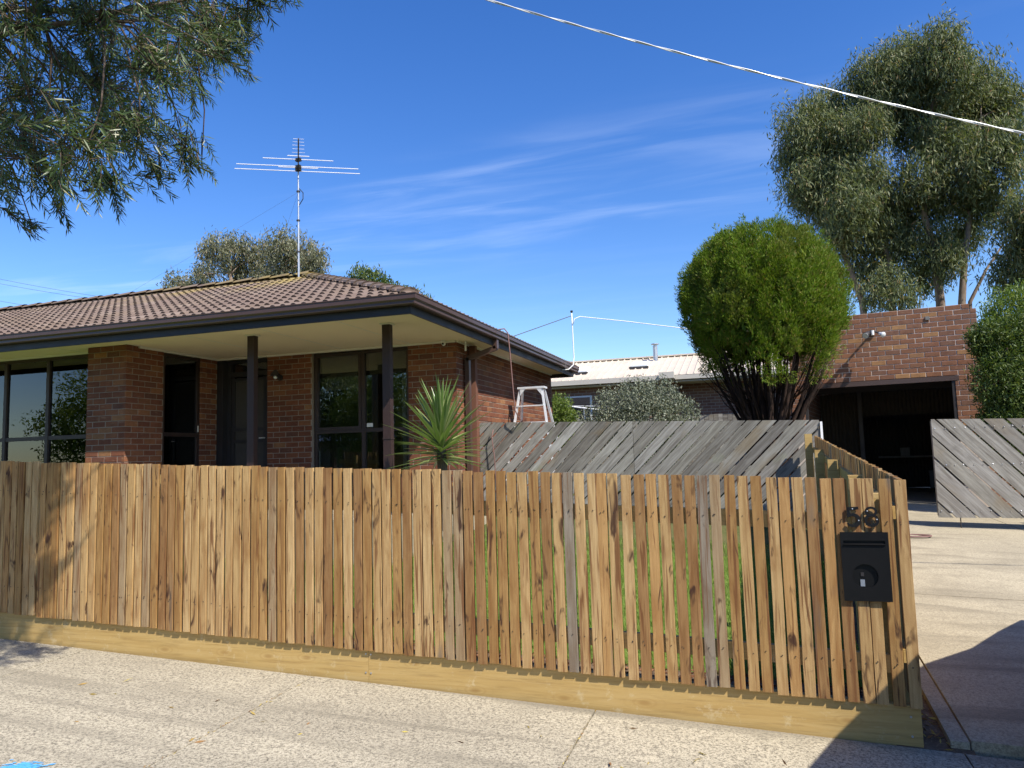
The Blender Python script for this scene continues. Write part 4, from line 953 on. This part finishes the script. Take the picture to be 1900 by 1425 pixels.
base = np.concatenate([base, ib]); D = np.concatenate([D, rg.normal(0, .5, (26000, 3))+np.array([0, 0, .6])]); 
ll_ = np.concatenate([rg.uniform(.03, .075, n), rg.uniform(.10, .2, 26000)]); lw_ = np.concatenate([rg.uniform(.008, .014, n), rg.uniform(.03, .06, 26000)])
obj('crown', leaves('crown', base, D, ll_, lw_, 'cypress_leaf', rg), con, lo)
st = MB(); r2 = random.Random(5)
for i in range(52):
    a = r2.uniform(0, 2*math.pi); q = r2.random()**.6; b0 = Vector((.17+.30*q*math.cos(a), 12.9+.26*q*math.sin(a), .45)); b1 = Vector((.17+.40*q*math.cos(a), 12.9+.36*q*math.sin(a), 1.9)); b2 = Vector((.17+(.74*q+.06)*math.cos(a), 12.9+.7*q*math.sin(a), 2.65)); b3 = Vector((.17+1.12*q*math.cos(a), 12.9+1.0*q*math.sin(a), 3.4))
    limb(st, [b0, (b0+b1)/2, b1, (b1+b2)/2, b2, b3], r2.uniform(.03, .075), .012, 7, .025, r2)
for i in range(70):
    a = r2.uniform(0, 2*math.pi); q = r2.uniform(.6, 1.0); b1 = Vector((.17+.5*q*math.cos(a), 12.9+.42*q*math.sin(a), r2.uniform(2.0, 2.5))); b2 = Vector((.17+1.15*q*math.cos(a+r2.uniform(-.3, .3)), 12.9+1.05*q*math.sin(a), r2.uniform(2.75, 3.3)))
    limb(st, [b1, b1.lerp(b2, .5)+Vector((0, 0, -.05)), b2], .012, .004, 5, .02, r2)
st.build('trunk', 'cypress_bark', con, loc=lo, smooth=True)
# --- right hedge conifer
hg = thing('dark_conifer_hedge', 'dark green bushy conifer overhanging the garage wall beside the gate', 'shrub', (3.75, 13.1, .5)); lo = W(hg)
Ps = []
for (x, y, z, r_, w_) in ((3.55, 13.2, 3.15, .42, 1.), (3.75, 13.2, 2.7, .55, 1.3), (3.62, 13.1, 2.1, .50, 1.2), (3.9, 13.0, 1.6, .7, 1.5), (4.2, 13.2, 2.9, .6, 1.), (4.3, 13.0, 2.1, .8, 1.2), (3.85, 13.3, 3.35, .33, .7), (3.25, 13.2, 3.28, .25, .45), (3.4, 13.0, 2.6, .45, 1.1), (3.35, 13.0, 1.9, .4, 1.0)):
    k_ = int(1500*w_); q = sphere_pts(k_, rg)*(rg.uniform(.55, 1.05, (k_, 1)))*r_; Ps.append(q*np.array([1, .8, 1.1])+np.array([x+.12, y, z-.14]))
Ps = np.concatenate(Ps); base = np.repeat(Ps, 5, 0)+rg.normal(0, .03, (len(Ps)*5, 3)); n = len(base)
D = rg.normal(0, .55, (n, 3))+np.array([-.1, -.35, .35])
obj('crown', leaves('crown', base, D, rg.uniform(.04, .09, n), rg.uniform(.012, .024, n), 'bush_leaf', rg), hg, lo)
st = MB()
for i in range(8): limb(st, [(3.85+r2.uniform(-.2, .2), 13.1+r2.uniform(-.15, .15), .45), (3.85+r2.uniform(-.3, .3), 13.1, 1.6), (3.8+r2.uniform(-.5, .5), 13.1+r2.uniform(-.3, .3), 3.0)], .05, .012, 7, .03, r2)
st.build('trunk', 'cypress_bark', hg, loc=lo, smooth=True)
lm = thing('lime_shrub', 'yellow green shrub top showing behind the dark conifer hedge', 'shrub', (5.0, 16.0, .55)); lo = W(lm)
Ps = []
for (x, y, z, r_) in ((4.6, 16, 3.9, .55), (5.2, 16.2, 4.0, .7), (4.3, 15.9, 3.5, .45), (5.0, 16, 3.2, .9)):
    k_ = 900; Ps.append(sphere_pts(k_, rg)*(rg.uniform(.5, 1.05, (k_, 1)))*r_+np.array([x, y, z]))
Ps = np.concatenate(Ps); base = np.repeat(Ps, 4, 0)+rg.normal(0, .05, (len(Ps)*4, 3)); n = len(base)
obj('crown', leaves('crown', base, rg.normal(0, .5, (n, 3))+np.array([0, -.2, .6]), rg.uniform(.06, .13, n), rg.uniform(.015, .03, n), 'lime_leaf', rg), lm, lo)
st = MB(); [limb(st, [(5+.1*i, 16, .5), (4.8+.2*i, 16, 2), (4.5+.3*i, 16, 3.6)], .05, .015, 6) for i in range(3)]; st.build('trunk', 'twig_bark', lm, loc=lo)

def gum(name, label, blobs, trunks, leaf_n, ll, lw, mat, loc, barkm='euc_bark', hang=1.0, seed=1, br=.5, twigs=6):
    rg = np.random.default_rng(seed); r3 = random.Random(seed)
    t = thing(name, label, 'tree', loc); lo = W(t); Ps = []; Ds = []
    st = MB(); tops = []
    for tr_ in trunks:
        limb(st, tr_[0], tr_[1], tr_[2], 9); tops += [(Vector(p), tr_[1]+(tr_[2]-tr_[1])*i/(len(tr_[0])-1)) for i, p in enumerate(tr_[0])]
        for a, b in zip(tr_[0], tr_[0][1:]): tops.append(((Vector(a)+Vector(b))/2, tr_[2]*1.5))
    for (x, y, z, r_) in blobs:
        c = Vector((x, y, z)); cand = [q for q in tops if q[0].z < z+.2] or tops
        p0, pr = min(cand, key=lambda q: (q[0]-c).length+.6*max(0, q[0].z-z+.6)); L_ = (c-p0).length
        mid = p0.lerp(c, .55)+Vector((r3.uniform(-.12, .12), r3.uniform(-.12, .12), .06))*L_
        limb(st, [p0, p0.lerp(mid, .5)+Vector((0, 0, .03*L_)), mid, c], min(pr*.6, .02+.028*L_), .012, 6, .02, r3)
        for q in range(twigs):
            e = c+Vector((r3.gauss(0, .5), r3.gauss(0, .5), r3.gauss(.1, .4)))*r_; limb(st, [mid.lerp(c, r3.uniform(.2, 1)), (c+e)/2+Vector((0, 0, .05)), e], .011*br*2, .004, 4)
        # small hanging sprays inside the clump
        ns = max(4, int(leaf_n*(r_/.7)**2/26)); cen = sphere_pts(ns, rg)*(rg.uniform(.15, 1., (ns, 1))**.6)*np.where(rg.uniform(0, 1, (ns, 1)) > .84, 1.28, 1.)*r_*np.array([1., 1., .85])+np.array([x, y, z])
        k_ = 26; pts = np.repeat(cen, k_, 0)+rg.normal(0, 1, (ns*k_, 3))*np.array([.11, .11, .17])*(ll/.13)**.6
        d_ = rg.normal(0, .48, (ns*k_, 3))+np.repeat(rg.normal(0, .3, (ns, 3)), k_, 0); d_[:, 2] -= hang
        Ps.append(pts); Ds.append(d_)
    P = np.concatenate(Ps); D = np.concatenate(Ds); n = len(P)
    obj('crown', leaves('crown', P, D, rg.uniform(.7, 1.3, n)*ll, rg.uniform(.75, 1.25, n)*lw, mat, rg, curl=.06), t, lo)
    st.build('trunk', barkm, t, loc=lo, smooth=True); return t
EUC = [(2.14, 27.29, 12.73, 0.93), (1.8, 27.54, 11.82, 0.75), (2.99, 28.42, 13.77, 0.81), (2.37, 27.32, 10.87, 1.02), (1.92, 27.42, 10.39, 0.65), (3.25, 27.61, 12.1, 1.03), (3.82, 26.64, 12.08, 0.81), (4.74, 27.43, 14.36, 0.93), (4.16, 27.71, 13.93, 0.75), (5.72, 28.1, 14.9, 0.92), (6.27, 26.43, 14.57, 0.61), (6.25, 26.93, 14.0, 0.82), (6.86, 26.42, 13.27, 0.81), (7.98, 28.14, 13.43, 0.76), (8.31, 27.86, 12.59, 0.72), (7.9, 26.3, 10.91, 0.75), (7.78, 28.56, 12.61, 0.97), (6.83, 28.52, 13.14, 0.97), (5.72, 27.77, 13.38, 0.9), (4.86, 27.68, 13.21, 0.85), (3.7, 26.58, 10.33, 0.9), (3.19, 26.24, 9.37, 0.89), (2.74, 27.47, 9.72, 0.71), (2.84, 26.34, 8.81, 0.63), (5.3, 26.66, 10.21, 0.76), (6.6, 26.78, 10.78, 0.87), (7.47, 26.27, 10.11, 0.86), (7.38, 27.31, 9.33, 0.78), (6.47, 27.26, 9.71, 0.89), (5.53, 28.22, 9.59, 0.92), (4.12, 27.45, 8.97, 0.78), (4.69, 27.74, 8.24, 0.79), (5.6, 27.4, 8.14, 0.78), (3.66, 27.79, 7.62, 0.57), (3.32, 27.3, 8.38, 0.56), (4.31, 26.87, 6.98, 0.55), (7.01, 28.59, 8.76, 0.66), (5.77, 28.59, 7.39, 0.58), (4.37, 28.22, 9.84, 0.77), (5.49, 27.9, 12.24, 0.76), (6.07, 26.96, 11.48, 0.77), (6.04, 26.75, 7.48, 0.54), (3.89, 26.89, 6.58, 0.46), (4.66, 26.37, 6.31, 0.45), (7.28, 28.04, 11.9, 0.76), (3.12, 27.16, 10.71, 0.74)]
TRK = [([(3.59, 27.3, 0.5), (3.59, 27.3, 4.96), (3.52, 27.3, 6.42), (3.12, 27.3, 7.93), (2.8, 27.3, 9.47), (2.64, 27.3, 11.02)], 0.2, 0.05),
       ([(4.39, 27.3, 0.5), (4.39, 27.3, 4.9), (4.41, 27.3, 6.34), (4.43, 27.3, 7.79), (3.96, 27.3, 9.32), (4.17, 27.3, 11.17), (4.63, 27.3, 12.98)], 0.18, 0.05),
       ([(5.8, 27.3, 0.5), (5.8, 27.3, 4.79), (5.83, 27.3, 6.21), (5.78, 27.3, 7.64), (5.57, 27.3, 9.12), (5.78, 27.3, 10.92), (6.07, 27.3, 12.73), (6.34, 27.3, 14.18)], 0.24, 0.05),
       ([(6.37, 27.3, 0.5), (6.37, 27.3, 4.75), (6.44, 27.3, 6.15), (6.62, 27.3, 7.55), (6.88, 27.3, 8.95), (7.17, 27.3, 10.71), (7.44, 27.3, 12.12)], 0.2, 0.05),
       ([(6.56, 27.3, 0.5), (6.56, 27.3, 4.74), (6.67, 27.3, 6.13), (7.2, 27.3, 7.13), (7.88, 27.3, 8.11)], 0.13, 0.03)]
gum('gum_tree', 'tall multi-trunked gum tree with drooping grey green leaves behind the garage', [(x, y, z, r_*1.13) for x, y, z, r_ in EUC], [(p, a_*.75, b_*.8) for p, a_, b_ in TRK], 2050, .19, .036, 'euc_leaf', (5, 27.3, .5), seed=3, br=.7)
gum('gum_tree', 'gum tree with a drooping olive crown right of the tall multi-trunked gum', [(7.54, 25.35, 6.97, 0.77), (7.42, 24.89, 7.91, 0.68), (7.22, 25.46, 6.38, 0.52), (8.05, 25.35, 7.4, 1.03), (7.87, 24.5, 8.29, 0.75), (8.33, 24.71, 7.51, 1.01), (8.32, 25.41, 6.42, 0.86)], [([(8.7, 25.0, .5), (8.57, 25.0, 4.59), (8.45, 25.0, 5.53), (8.07, 25.0, 6.51), (7.76, 25.0, 7.66)], .18, .05)], 1500, .19, .036, 'euc_leaf', (8.7, 25, .5), seed=5)
LEU = [(-29.75, 32.92, 11.58, .65), (-27.05, 32.65, 13.01, 1.02), (-29.97, 35.28, 12.58, .79), (-26.89, 34.2, 13.69, .85), (-26.43, 35.47, 13.19, 1.27), (-23.75, 33.71, 13.11, .99), (-23.34, 35.2, 13.15, 1.04), (-21.99, 34.46, 12.31, .68), (-27.77, 34.87, 12.57, .87), (-23.79, 34.73, 12.12, 1.09), (-24.62, 33.98, 11.44, .91), (-29.07, 32.78, 11.03, .59), (-28.48, 33.13, 11.05, .74), (-27.23, 35.12, 11.48, .94), (-22.73, 35.2, 11.51, .94)]
gum('gum_tree', 'pale olive gum tree crown rising behind the tiled roof and antenna', LEU, [([(-26, 34, .5), (-26, 34, 7), (-26.6, 34, 10), (-27.2, 34, 12)], .3, .08), ([(-25.5, 34, .5), (-25.2, 34, 8), (-24.2, 34, 11), (-23.6, 34.2, 12.5)], .28, .08)], 1000, .22, .055, 'euc_far_leaf', (-25.8, 34, .5), seed=8, br=1.4)
def bush(name, label, blobs, nper, ll, lw, mat, loc, D0=(0, -.1, .5), sp=.55, stems=4, seed=1, k_=5, jit=.05):
    rg = np.random.default_rng(seed); r3 = random.Random(seed); t = thing(name, label, 'shrub', loc); lo = W(t); Ps = []; st = MB()
    for (x, y, z, r_) in blobs:
        q = int(nper*(r_/.5)**2); Ps.append(sphere_pts(q, rg)*(rg.uniform(.1, 1., (q, 1))**.45)*r_+np.array([x, y, z]))
        b = Vector((loc[0]+r3.uniform(-.1, .1), loc[1], loc[2]-.05)); c = Vector((x, y, z)); limb(st, [b, b.lerp(c, .5)+Vector((r3.uniform(-.1, .1), 0, .1)), c], .02+.012*(c-b).length, .008, 6)
    P = np.concatenate(Ps); P = np.repeat(P, k_, 0)+rg.normal(0, jit, (len(P)*k_, 3)); n = len(P)
    obj('crown', leaves('crown', P, rg.normal(0, sp, (n, 3))+np.array(D0), rg.uniform(.7, 1.3, n)*ll, rg.uniform(.75, 1.25, n)*lw, mat, rg), t, lo); st.build('stem', 'twig_bark', t, loc=lo); return t
bush('silver_shrub', 'rounded silvery grey green shrub behind the grey diagonal board fence', [(-3.4, 16.4, 2.25, .45), (-3.0, 16.4, 2.6, .48), (-2.5, 16.4, 2.75, .5), (-2.0, 16.5, 2.75, .48), (-1.6, 16.5, 2.4, .45), (-2.2, 16.2, 2.3, .6), (-2.8, 16.2, 2.1, .6), (-1.7, 16.3, 1.9, .5), (-3.6, 16.3, 1.9, .4), (-2.3, 16.4, 1.6, .8)], 560, .055, .022, 'silver_leaf', (-2.4, 16.4, .7), seed=4, jit=.04)
bush('green_shrub', 'small leafy green bush between the house corner and clothesline', [(-4.45, 17.3, 2.75, .28), (-4.35, 17.3, 2.45, .33), (-4.5, 17.3, 2.1, .4)], 700, .075, .022, 'lime_leaf', (-4.4, 17.3, .7), seed=5, jit=.04)
bush('leafy_bush', 'light green leafy tree top showing above the roof hip', [(x, y, z+.14, r_) for x, y, z, r_ in [(-11.25, 20, 6.95, .38), (-10.8, 20, 6.85, .34), (-10.45, 20, 6.55, .34), (-10.1, 20.2, 6.35, .3), (-9.7, 20.2, 6.2, .32), (-9.35, 20.3, 6.05, .3), (-11.4, 20, 6.5, .5), (-10.5, 20, 6.0, .8), (-12.4, 20.2, 6.65, .35), (-13.2, 20.2, 6.75, .35), (-12.0, 20.4, 6.1, .7), (-13.6, 20.2, 6.6, .3)]], 230, .14, .04, 'bush_leaf', (-11, 20, .7), seed=6, jit=.07)

# --- yucca: every sword leaf is a part
yu = thing('yucca', 'spiky green yucca with sword leaves in front of the porch corner', 'plant', (-3.60, 8.3, .75)); lo = W(yu)
def sword(L_, w_, droop, seed):
    r3 = random.Random(seed); n_ = 9; vs = []; 
    for i in range(n_):
        t_ = i/(n_-1); ww = w_*(.55+.9*t_ if t_ < .35 else .865*(1-((t_-.35)/.65)**1.6)+.02); z = -droop*L_*t_**2.2
        vs += [(-ww/2, t_*L_, z+ww*.22), (0, t_*L_, z), (ww/2, t_*L_, z+ww*.22)]
    return MB().add(vs, [q for i in range(n_-1) for q in ((3*i, 3*i+1, 3*i+4, 3*i+3), (3*i+1, 3*i+2, 3*i+5, 3*i+4))]).mesh('leaf', 'yucca', True)
SW = [sword(.72, .082, .02, 1), sword(.76, .082, .07, 2), sword(.68, .074, .14, 3), sword(.80, .082, .03, 4)]
r4 = random.Random(21); gold = 2.399963
for i in range(112):
    f_ = i/111; el = 86-95*f_**.85+r4.uniform(-6, 6); az = i*gold+r4.uniform(-.15, .15)
    z = 1.90-.34*f_+lo[2]; me = SW[r4.choice((0, 1, 3)) if f_ < .6 else r4.choice((1, 2, 2))]
    q = obj('leaf', me, yu, (0, 0, z+.0), (0, 0, 0)); sc = r4.uniform(.78, 1.02)*(1 if f_ < .75 else .9)
    q.rotation_euler = (R(el), 0, az); q.scale = (sc, sc, sc)
MB().tube([(0, 0, 0), (.02, 0, .4), (0, 0, .85), (0, 0, 1.18)], [.07, .065, .06, .03], 10).build('stem', 'twig_bark', yu)

# --- foreground tree: branches hang into the picture from a trunk on the verge
FG = [(-3.62, 2.88, 3.94, .26), (-3.48, 2.77, 3.85, .25), (-4.35, 4.01, 4.69, .31), (-3.25, 2.98, 3.92, .23), (-2.87, 3.0, 3.89, .21), (-3.91, 4.17, 4.72, .29), (-3.42, 4.08, 4.61, .24), (-3.16, 3.82, 4.37, .23), (-3.3, 4.28, 4.65, .13), (-2.8, 4.0, 4.61, .09), (-2.92, 3.61, 4.0, .15), (-3.38, 4.24, 4.47, .17), (-4.82, 3.89, 4.22, .35), (-4.71, 3.8, 4.2, .34), (-3.88, 3.56, 3.99, .29), (-3.38, 3.13, 3.7, .26), (-2.67, 2.84, 3.48, .18), (-3.39, 3.59, 3.97, .23), (-3.8, 4.38, 4.47, .16), (-3.58, 2.9, 3.23, .2), (-3.84, 3.13, 3.35, .22), (-3.87, 3.52, 3.56, .25), (-3.09, 2.77, 3.1, .2), (-3.68, 3.7, 3.65, .22), (-3.0, 3.03, 3.29, .18), (-3.51, 3.93, 3.65, .12), (-3.46, 4.03, 3.58, .12), (-3.61, 3.08, 3.12, .1), (-3.5, 3.37, 3.21, .13), (-3.85, 4.08, 3.58, .13), (-4.19, 3.21, 3.27, .11),
      (-4.6, 2.6, 4.2, .5), (-4.4, 2.2, 3.6, .45), (-4.0, 2.0, 4.6, .5), (-5.2, 3.0, 4.6, .6), (-5.0, 3.6, 3.7, .35), (-3.6, 2.2, 5.0, .5), (-3.4, 3.2, 5.0, .45), (-4.4, 3.4, 5.2, .5), (-5.4, 2.2, 4.0, .5), (-2.9, 2.68, 4.9, .35), (-2.7, 2.7, 4.62, .28), (-3.05, 2.6, 5.3, .4), (-2.45, 2.72, 5.2, .25), (-2.6, 2.3, 4.45, .3), (-3.3, 2.6, 4.9, .35), (-2.95, 4.0, 4.58, .13), (-3.06, 4.0, 4.7, .15), (-2.88, 4.02, 4.7, .12), (-4.48, 3.66, 3.15, .05), (-4.3, 3.7, 3.25, .07)]
def fgtree():
    rg = np.random.default_rng(17); r3 = random.Random(17)
    t = thing('street_tree', 'dark narrow-leaved street tree with branches hanging over the footpath', 'tree', (-6.4, 1.4, .2)); lo = W(t); st = MB()
    limb(st, [(-6.4, 1.4, 0), (-6.35, 1.45, 1.2), (-6.2, 1.6, 2.4), (-5.9, 1.8, 3.4)], .16, .10, 10)
    hubs = []
    for pts in ([(-5.9, 1.8, 3.4), (-5.2, 2.4, 4.0), (-4.5, 3.0, 4.35), (-3.8, 3.6, 4.5), (-3.1, 4.0, 4.75)], [(-6.0, 1.75, 3.1), (-5.2, 2.0, 3.6), (-4.5, 2.5, 3.85), (-3.8, 2.8, 3.95), (-3.2, 2.95, 3.95)],
                [(-5.9, 1.8, 3.4), (-5.4, 2.7, 4.3), (-4.9, 3.5, 4.5), (-4.3, 4.0, 4.8)], [(-5.9, 1.8, 3.4), (-5.0, 2.2, 4.4), (-4.0, 2.6, 5.0), (-3.3, 3.1, 5.2)], [(-6.2, 1.6, 2.6), (-6.9, 1.2, 4.0), (-7.3, 1.0, 5.0)]):
        limb(st, pts, .035, .010, 7); hubs += [Vector(p) for p in pts[1:]]
        for a, b in zip(pts[1:], pts[2:]): hubs.append((Vector(a)+Vector(b))/2)
    P, D, Ls = [], [], []
    for bi, (x, y, z, r_) in enumerate(FG):
        c = Vector((x, y, z)); h = min(hubs, key=lambda q: (q-c).length); limb(st, [h, h.lerp(c, .35)+Vector((.04, .03, .10)), h.lerp(c, .7)+Vector((.05, .03, .06)), c], .008, .003, 5)
        for q in range(max(5, int(165*r_**1.25*(1 if bi < 31 or bi > 45 else 2.2)))):
            off = Vector((r3.gauss(0, 1), r3.gauss(0, 1), r3.gauss(0, 1))).normalized()*r_*1.36*r3.uniform(.1, 1.)**.6
            tip = c+off; d = (off.normalized()*.6+Vector((r3.gauss(.25, .3), r3.gauss(.2, .3), -.55+r3.gauss(0, .25)))).normalized(); L_ = r3.uniform(.14, .30); b = tip-d*L_
            st.tube([c.lerp(b, .35), b, tip], [.004, .003, .0014], 4, False)
            m_ = int(L_*135); side = d.orthogonal().normalized(); s2 = d.cross(side)
            for i in range(m_):
                t_ = (i+r3.random())/m_; a = i*2.4+r3.uniform(-.4, .4); out = side*math.cos(a)+s2*math.sin(a)
                P.append(b+d*L_*t_); D.append(d*r3.uniform(.7, 1.3)+out*r3.uniform(.6, 1.25)*(1.1-.5*t_)); Ls.append(r3.uniform(.05, .10)*(1-.25*t_))
    P, D, Ls = np.array(P), np.array(D), np.array(Ls)
    obj('crown', leaves('crown', P, D, Ls, Ls*.13, 'callistemon_leaf', rg, fold=.15, curl=.03), t, lo); st.build('trunk', 'twig_bark', t, loc=lo, smooth=True)
    print('fg leaves', len(P))
fgtree()

# ------------------------------------------------------------------ overhead lines
def sag(a, b, s_, n=40): a, b = Vector(a), Vector(b); return [a.lerp(b, i/n)-Vector((0, 0, s_*4*(i/n)*(1-i/n))) for i in range(n+1)]
c1, c2 = Vector((-2.07, 6, 5.63)), Vector((2.2, 7, 4.11))
path = [c1.lerp(c2, t_)-Vector((0, 0, .2*t_*(1-t_))) for t_ in [-1.67+3.7*i/560 for i in range(561)]]; a, b = path[0], path[-1]; cb_ = thing('twisted_cable', 'pale twisted overhead service cable crossing the sky', 'cable', tuple(a)); lo = W(cb_)
d = (b-a).normalized(); s1 = d.orthogonal().normalized(); s2 = d.cross(s1)
for ph in (0, math.pi):
    MB().tube([p+(s1*math.cos(i*.30+ph)+s2*math.sin(i*.30+ph))*.0052 for i, p in enumerate(path)], .0055, 6).build('conductor', 'cable_white' if ph == 0 else 'galv', cb_, True, loc=lo)
for (x, y, h_, lab) in ((-9.2, 4.30, 9.3, 'timber power pole at the high end of the twisted cable'), (6.75, 8.05, 3.1, 'short timber service post at the low end of the twisted cable')):
    o = MB().tube([(x, y, G(x, y)-.5), (x, y, h_)], [.14 if h_ > 4 else .07, .11 if h_ > 4 else .06], 12).build('power_pole', 'timber_pole', smooth=True); tag(o, lab, 'pole')
for i, (p, q) in enumerate((((-75, 46, 22), (-33, 37, 11.2)), ((-75, 46, 21.4), (-33, 37.3, 11.1)), ((-75, 44, 19.6), (-33, 38, 10.2)))):
    o = MB().tube(sag(p, q, .5, 16), .012, 5).build('power_line', 'wire_grey'); tag(o, ('upper of the thin dark power lines beyond the tiled roof', 'middle of the thin dark power lines beyond the tiled roof', 'lowest of the thin dark power lines beyond the tiled roof')[i], 'power line', 'power lines beyond the roof')

# ------------------------------------------------------------------ footpath litter and chalk mark
rg = np.random.default_rng(9); n = 45
X = rg.uniform(-4.4, .7, n); Y = rg.uniform(2.9, 4.5, n)
P = np.stack([X, Y, [G(a, b)+.004 for a, b in zip(X, Y)]], 1); D = np.stack([rg.normal(0, 1, n), rg.normal(0, 1, n), rg.uniform(.0, .12, n)], 1)
X2 = rg.uniform(.76, .89, 90); Y2 = rg.uniform(4.6, 6.2, 90); P = np.concatenate([P, np.stack([X2, Y2, [G(a, b)+.0 for a, b in zip(X2, Y2)]], 1)]); D = np.concatenate([D, np.stack([rg.normal(0, 1, 90), rg.normal(0, 1, 90), rg.uniform(.05, .4, 90)], 1)])
for jx in (-1.02, -2.95):
    yy = rg.uniform(2.9, 4.55, 55); P = np.concatenate([P, np.stack([jx+rg.normal(0, .008, 55), yy, [G(jx, b)+.0 for b in yy]], 1)]); D = np.concatenate([D, np.stack([rg.normal(0, .35, 55), np.ones(55), rg.uniform(0, .2, 55)], 1)])
n = len(P); Ls = np.concatenate([rg.uniform(.03, .07, 45), rg.uniform(.03, .08, 90), rg.uniform(.012, .035, 110)])
o = obj('leaf_litter', leaves('leaf_litter', P, D, Ls, Ls*.2, 'litter_leaf', rg)); o['kind'] = 'stuff'; o['label'] = 'scattered fallen yellow leaves and twigs on the footpath'
m_ = MB(); r5 = random.Random(2)
for i in range(150):
    x = -3.53+r5.gauss(0, .055); y = 2.90+r5.gauss(0, .03)+.25*(x+3.53); L_ = r5.uniform(.008, .03); w_ = r5.uniform(.003, .007); a = R(25+r5.gauss(0, 12)); z = G(x, y)+.0035+i*1e-6
    c_, s_ = math.cos(a), math.sin(a); m_.add([(x+c_*L_*p-s_*w_*q, y+s_*L_*p+c_*w_*q, z) for p, q in ((-1, -.3), (0, -1), (1, -.2), (.8, .5), (-.2, 1), (-.9, .4))], [(0, 1, 2, 3, 4, 5)])
o = m_.build('paint_mark', 'chalk_blue'); tag(o, 'small bright blue spray paint mark on the footpath', 'paint mark')

# ------------------------------------------------------------------ parked car on the crossover, just outside the frame: its shadow falls on fence and driveway
CAR_ANG = R(70); cpos = (2.54, 4.33)
car = thing('parked_car', 'boxy grey car parked across the end of the driveway', 'car', (cpos[0], cpos[1], G(*cpos)+.045), rot=(0, 0, CAR_ANG-R(90)))
def loft(secs):
    m_ = MB(); n_ = len(secs[0]); vs = [v for s_ in secs for v in s_]
    return m_.add(vs, [(i*n_+j, i*n_+(j+1) % n_, (i+1)*n_+(j+1) % n_, (i+1)*n_+j) for i in range(len(secs)-1) for j in range(n_)]+[tuple(range(n_))[::-1], tuple((len(secs)-1)*n_+j for j in range(n_))])
def sec(y, hw, zlo, zmid, ztop, tw):
    return [(-hw*.9, y, zlo), (hw*.9, y, zlo), (hw, y, zlo+.12), (hw, y, zmid-.06), (tw+.02 if ztop-zmid > .15 else hw*.93, y, zmid if ztop-zmid < .15 else zmid+.02), (tw, y, ztop-.05), (tw*.9, y, ztop), (-tw*.9, y, ztop), (-tw, y, ztop-.05), (-(tw+.02) if ztop-zmid > .15 else -hw*.93, y, zmid if ztop-zmid < .15 else zmid+.02), (-hw, y, zmid-.06), (-hw, y, zlo+.12)]
S = [(-2.1, .78, .35, .90, 1.28, .70), (-2.02, .86, .24, .92, 1.40, .76), (-1.5, .88, .22, .95, 1.46, .80), (-.6, .88, .22, .95, 1.47, .80), (.05, .88, .22, .95, 1.45, .80), (.6, .88, .22, .95, 1.25, .80), (1.15, .88, .22, .94, 1.08, .80), (1.7, .87, .22, .92, 1.0, .80), (2.15, .85, .22, .86, .93, .78), (2.3, .74, .32, .70, .76, .62)]
loft([sec(q[0], q[1], q[2], q[3]*1.12, q[4]*(1.13 if q[0] < .3 else 1.22), q[5]) for q in S]).build('body', 'car_paint', car, True)
for sx_ in (-1, 1):
    for sy in (-1.35, 1.4):
        wl = MB().tube([(sx_*.76, sy, .31), (sx_*.90, sy, .31)], .31, 24).build('wheel', 'rubber_black', car); MB().tube([(sx_*.90, sy, .31), (sx_*.908, sy, .31)], .20, 18).build('rim', 'alu', wl)
    mr = MB(); mr.ball((sx_*1.02, .45, 1.02), .11, 12, 8, (1.05, .6, .75)); mr.box(sx_*.92-.07, sx_*.92+.07, .42, .48, .95, 1.0); mr.build('wing_mirror', 'car_paint', car, True)
    MB().box(sx_*.62-.12, sx_*.62+.12, 2.18, 2.27, .60, .74).build('headlight', 'clear_lens', car)

# ------------------------------------------------------------------ across the street: what the windows reflect
gs = [('round_street_tree', 'broad green tree across the street', (-17.5, -13.5, 0), 3.1, 3.6), ('round_street_tree', 'tall dark tree across the street beside the weatherboard house', (-23.5, -17, 0), 3.0, 5.4), ('round_street_tree', 'bushy light green tree across the street', (-31, -12, 0), 3.4, 3.4), ('round_street_tree', 'small tree at the corner across the street', (-12.5, -15.5, 0), 2.8, 4.4)]
for i, (nm, lab, (x, y, z), r_, h_) in enumerate(gs):
    rg = np.random.default_rng(40+i); t = thing(nm, lab, 'tree', (x, y, .3)); lo = W(t)
    k_ = 5200; q = sphere_pts(k_, rg)*(rg.uniform(.55, 1., (k_, 1)))*r_; q *= (1+.16*np.sin(q[:, :1]*2.2+i)+.12*np.sin(q[:, 2:]*3.1))
    P = np.repeat(q*np.array([1, 1, .95])+np.array([x, y, h_]), 4, 0)+rg.normal(0, .15, (k_*4, 3)); P[:, 2] = np.maximum(P[:, 2], .9); n = len(P)
    obj('crown', leaves('crown', P, rg.normal(0, .6, (n, 3)), rg.uniform(.14, .26, n), rg.uniform(.06, .10, n), 'bush_leaf' if i % 2 else 'lime_leaf', rg), t, lo)
    MB().tube([(x, y, -.2), (x, y, h_)], [.22, .12], 9).build('trunk', 'twig_bark', t, loc=lo)
fh = thing('weatherboard_house', 'pale house with grey gable roof across the street', 'house', (-26, -23, 0)); lo = W(fh)
MB().box(-33, -19, -28, -20, -.1, 3.0).build('wall', 'interior_wall', fh, loc=lo)
MB().add([(-33.6, -28.5, 2.9), (-18.4, -28.5, 2.9), (-18.4, -19.4, 2.9), (-33.6, -19.4, 2.9), (-30, -24, 5.0), (-22, -24, 5.0)], [(0, 1, 5, 4), (1, 2, 5), (2, 3, 4, 5), (3, 0, 4), (0, 3, 2, 1)]).build('roof', 'galv', fh, loc=lo)
MB().box(-28, -26.2, -19.99, -19.9, 1.0, 2.3).build('window', 'white_metal', fh, loc=lo)
print('house bricks', nb, 'garage bricks', ng, 'tiles', len(spots))
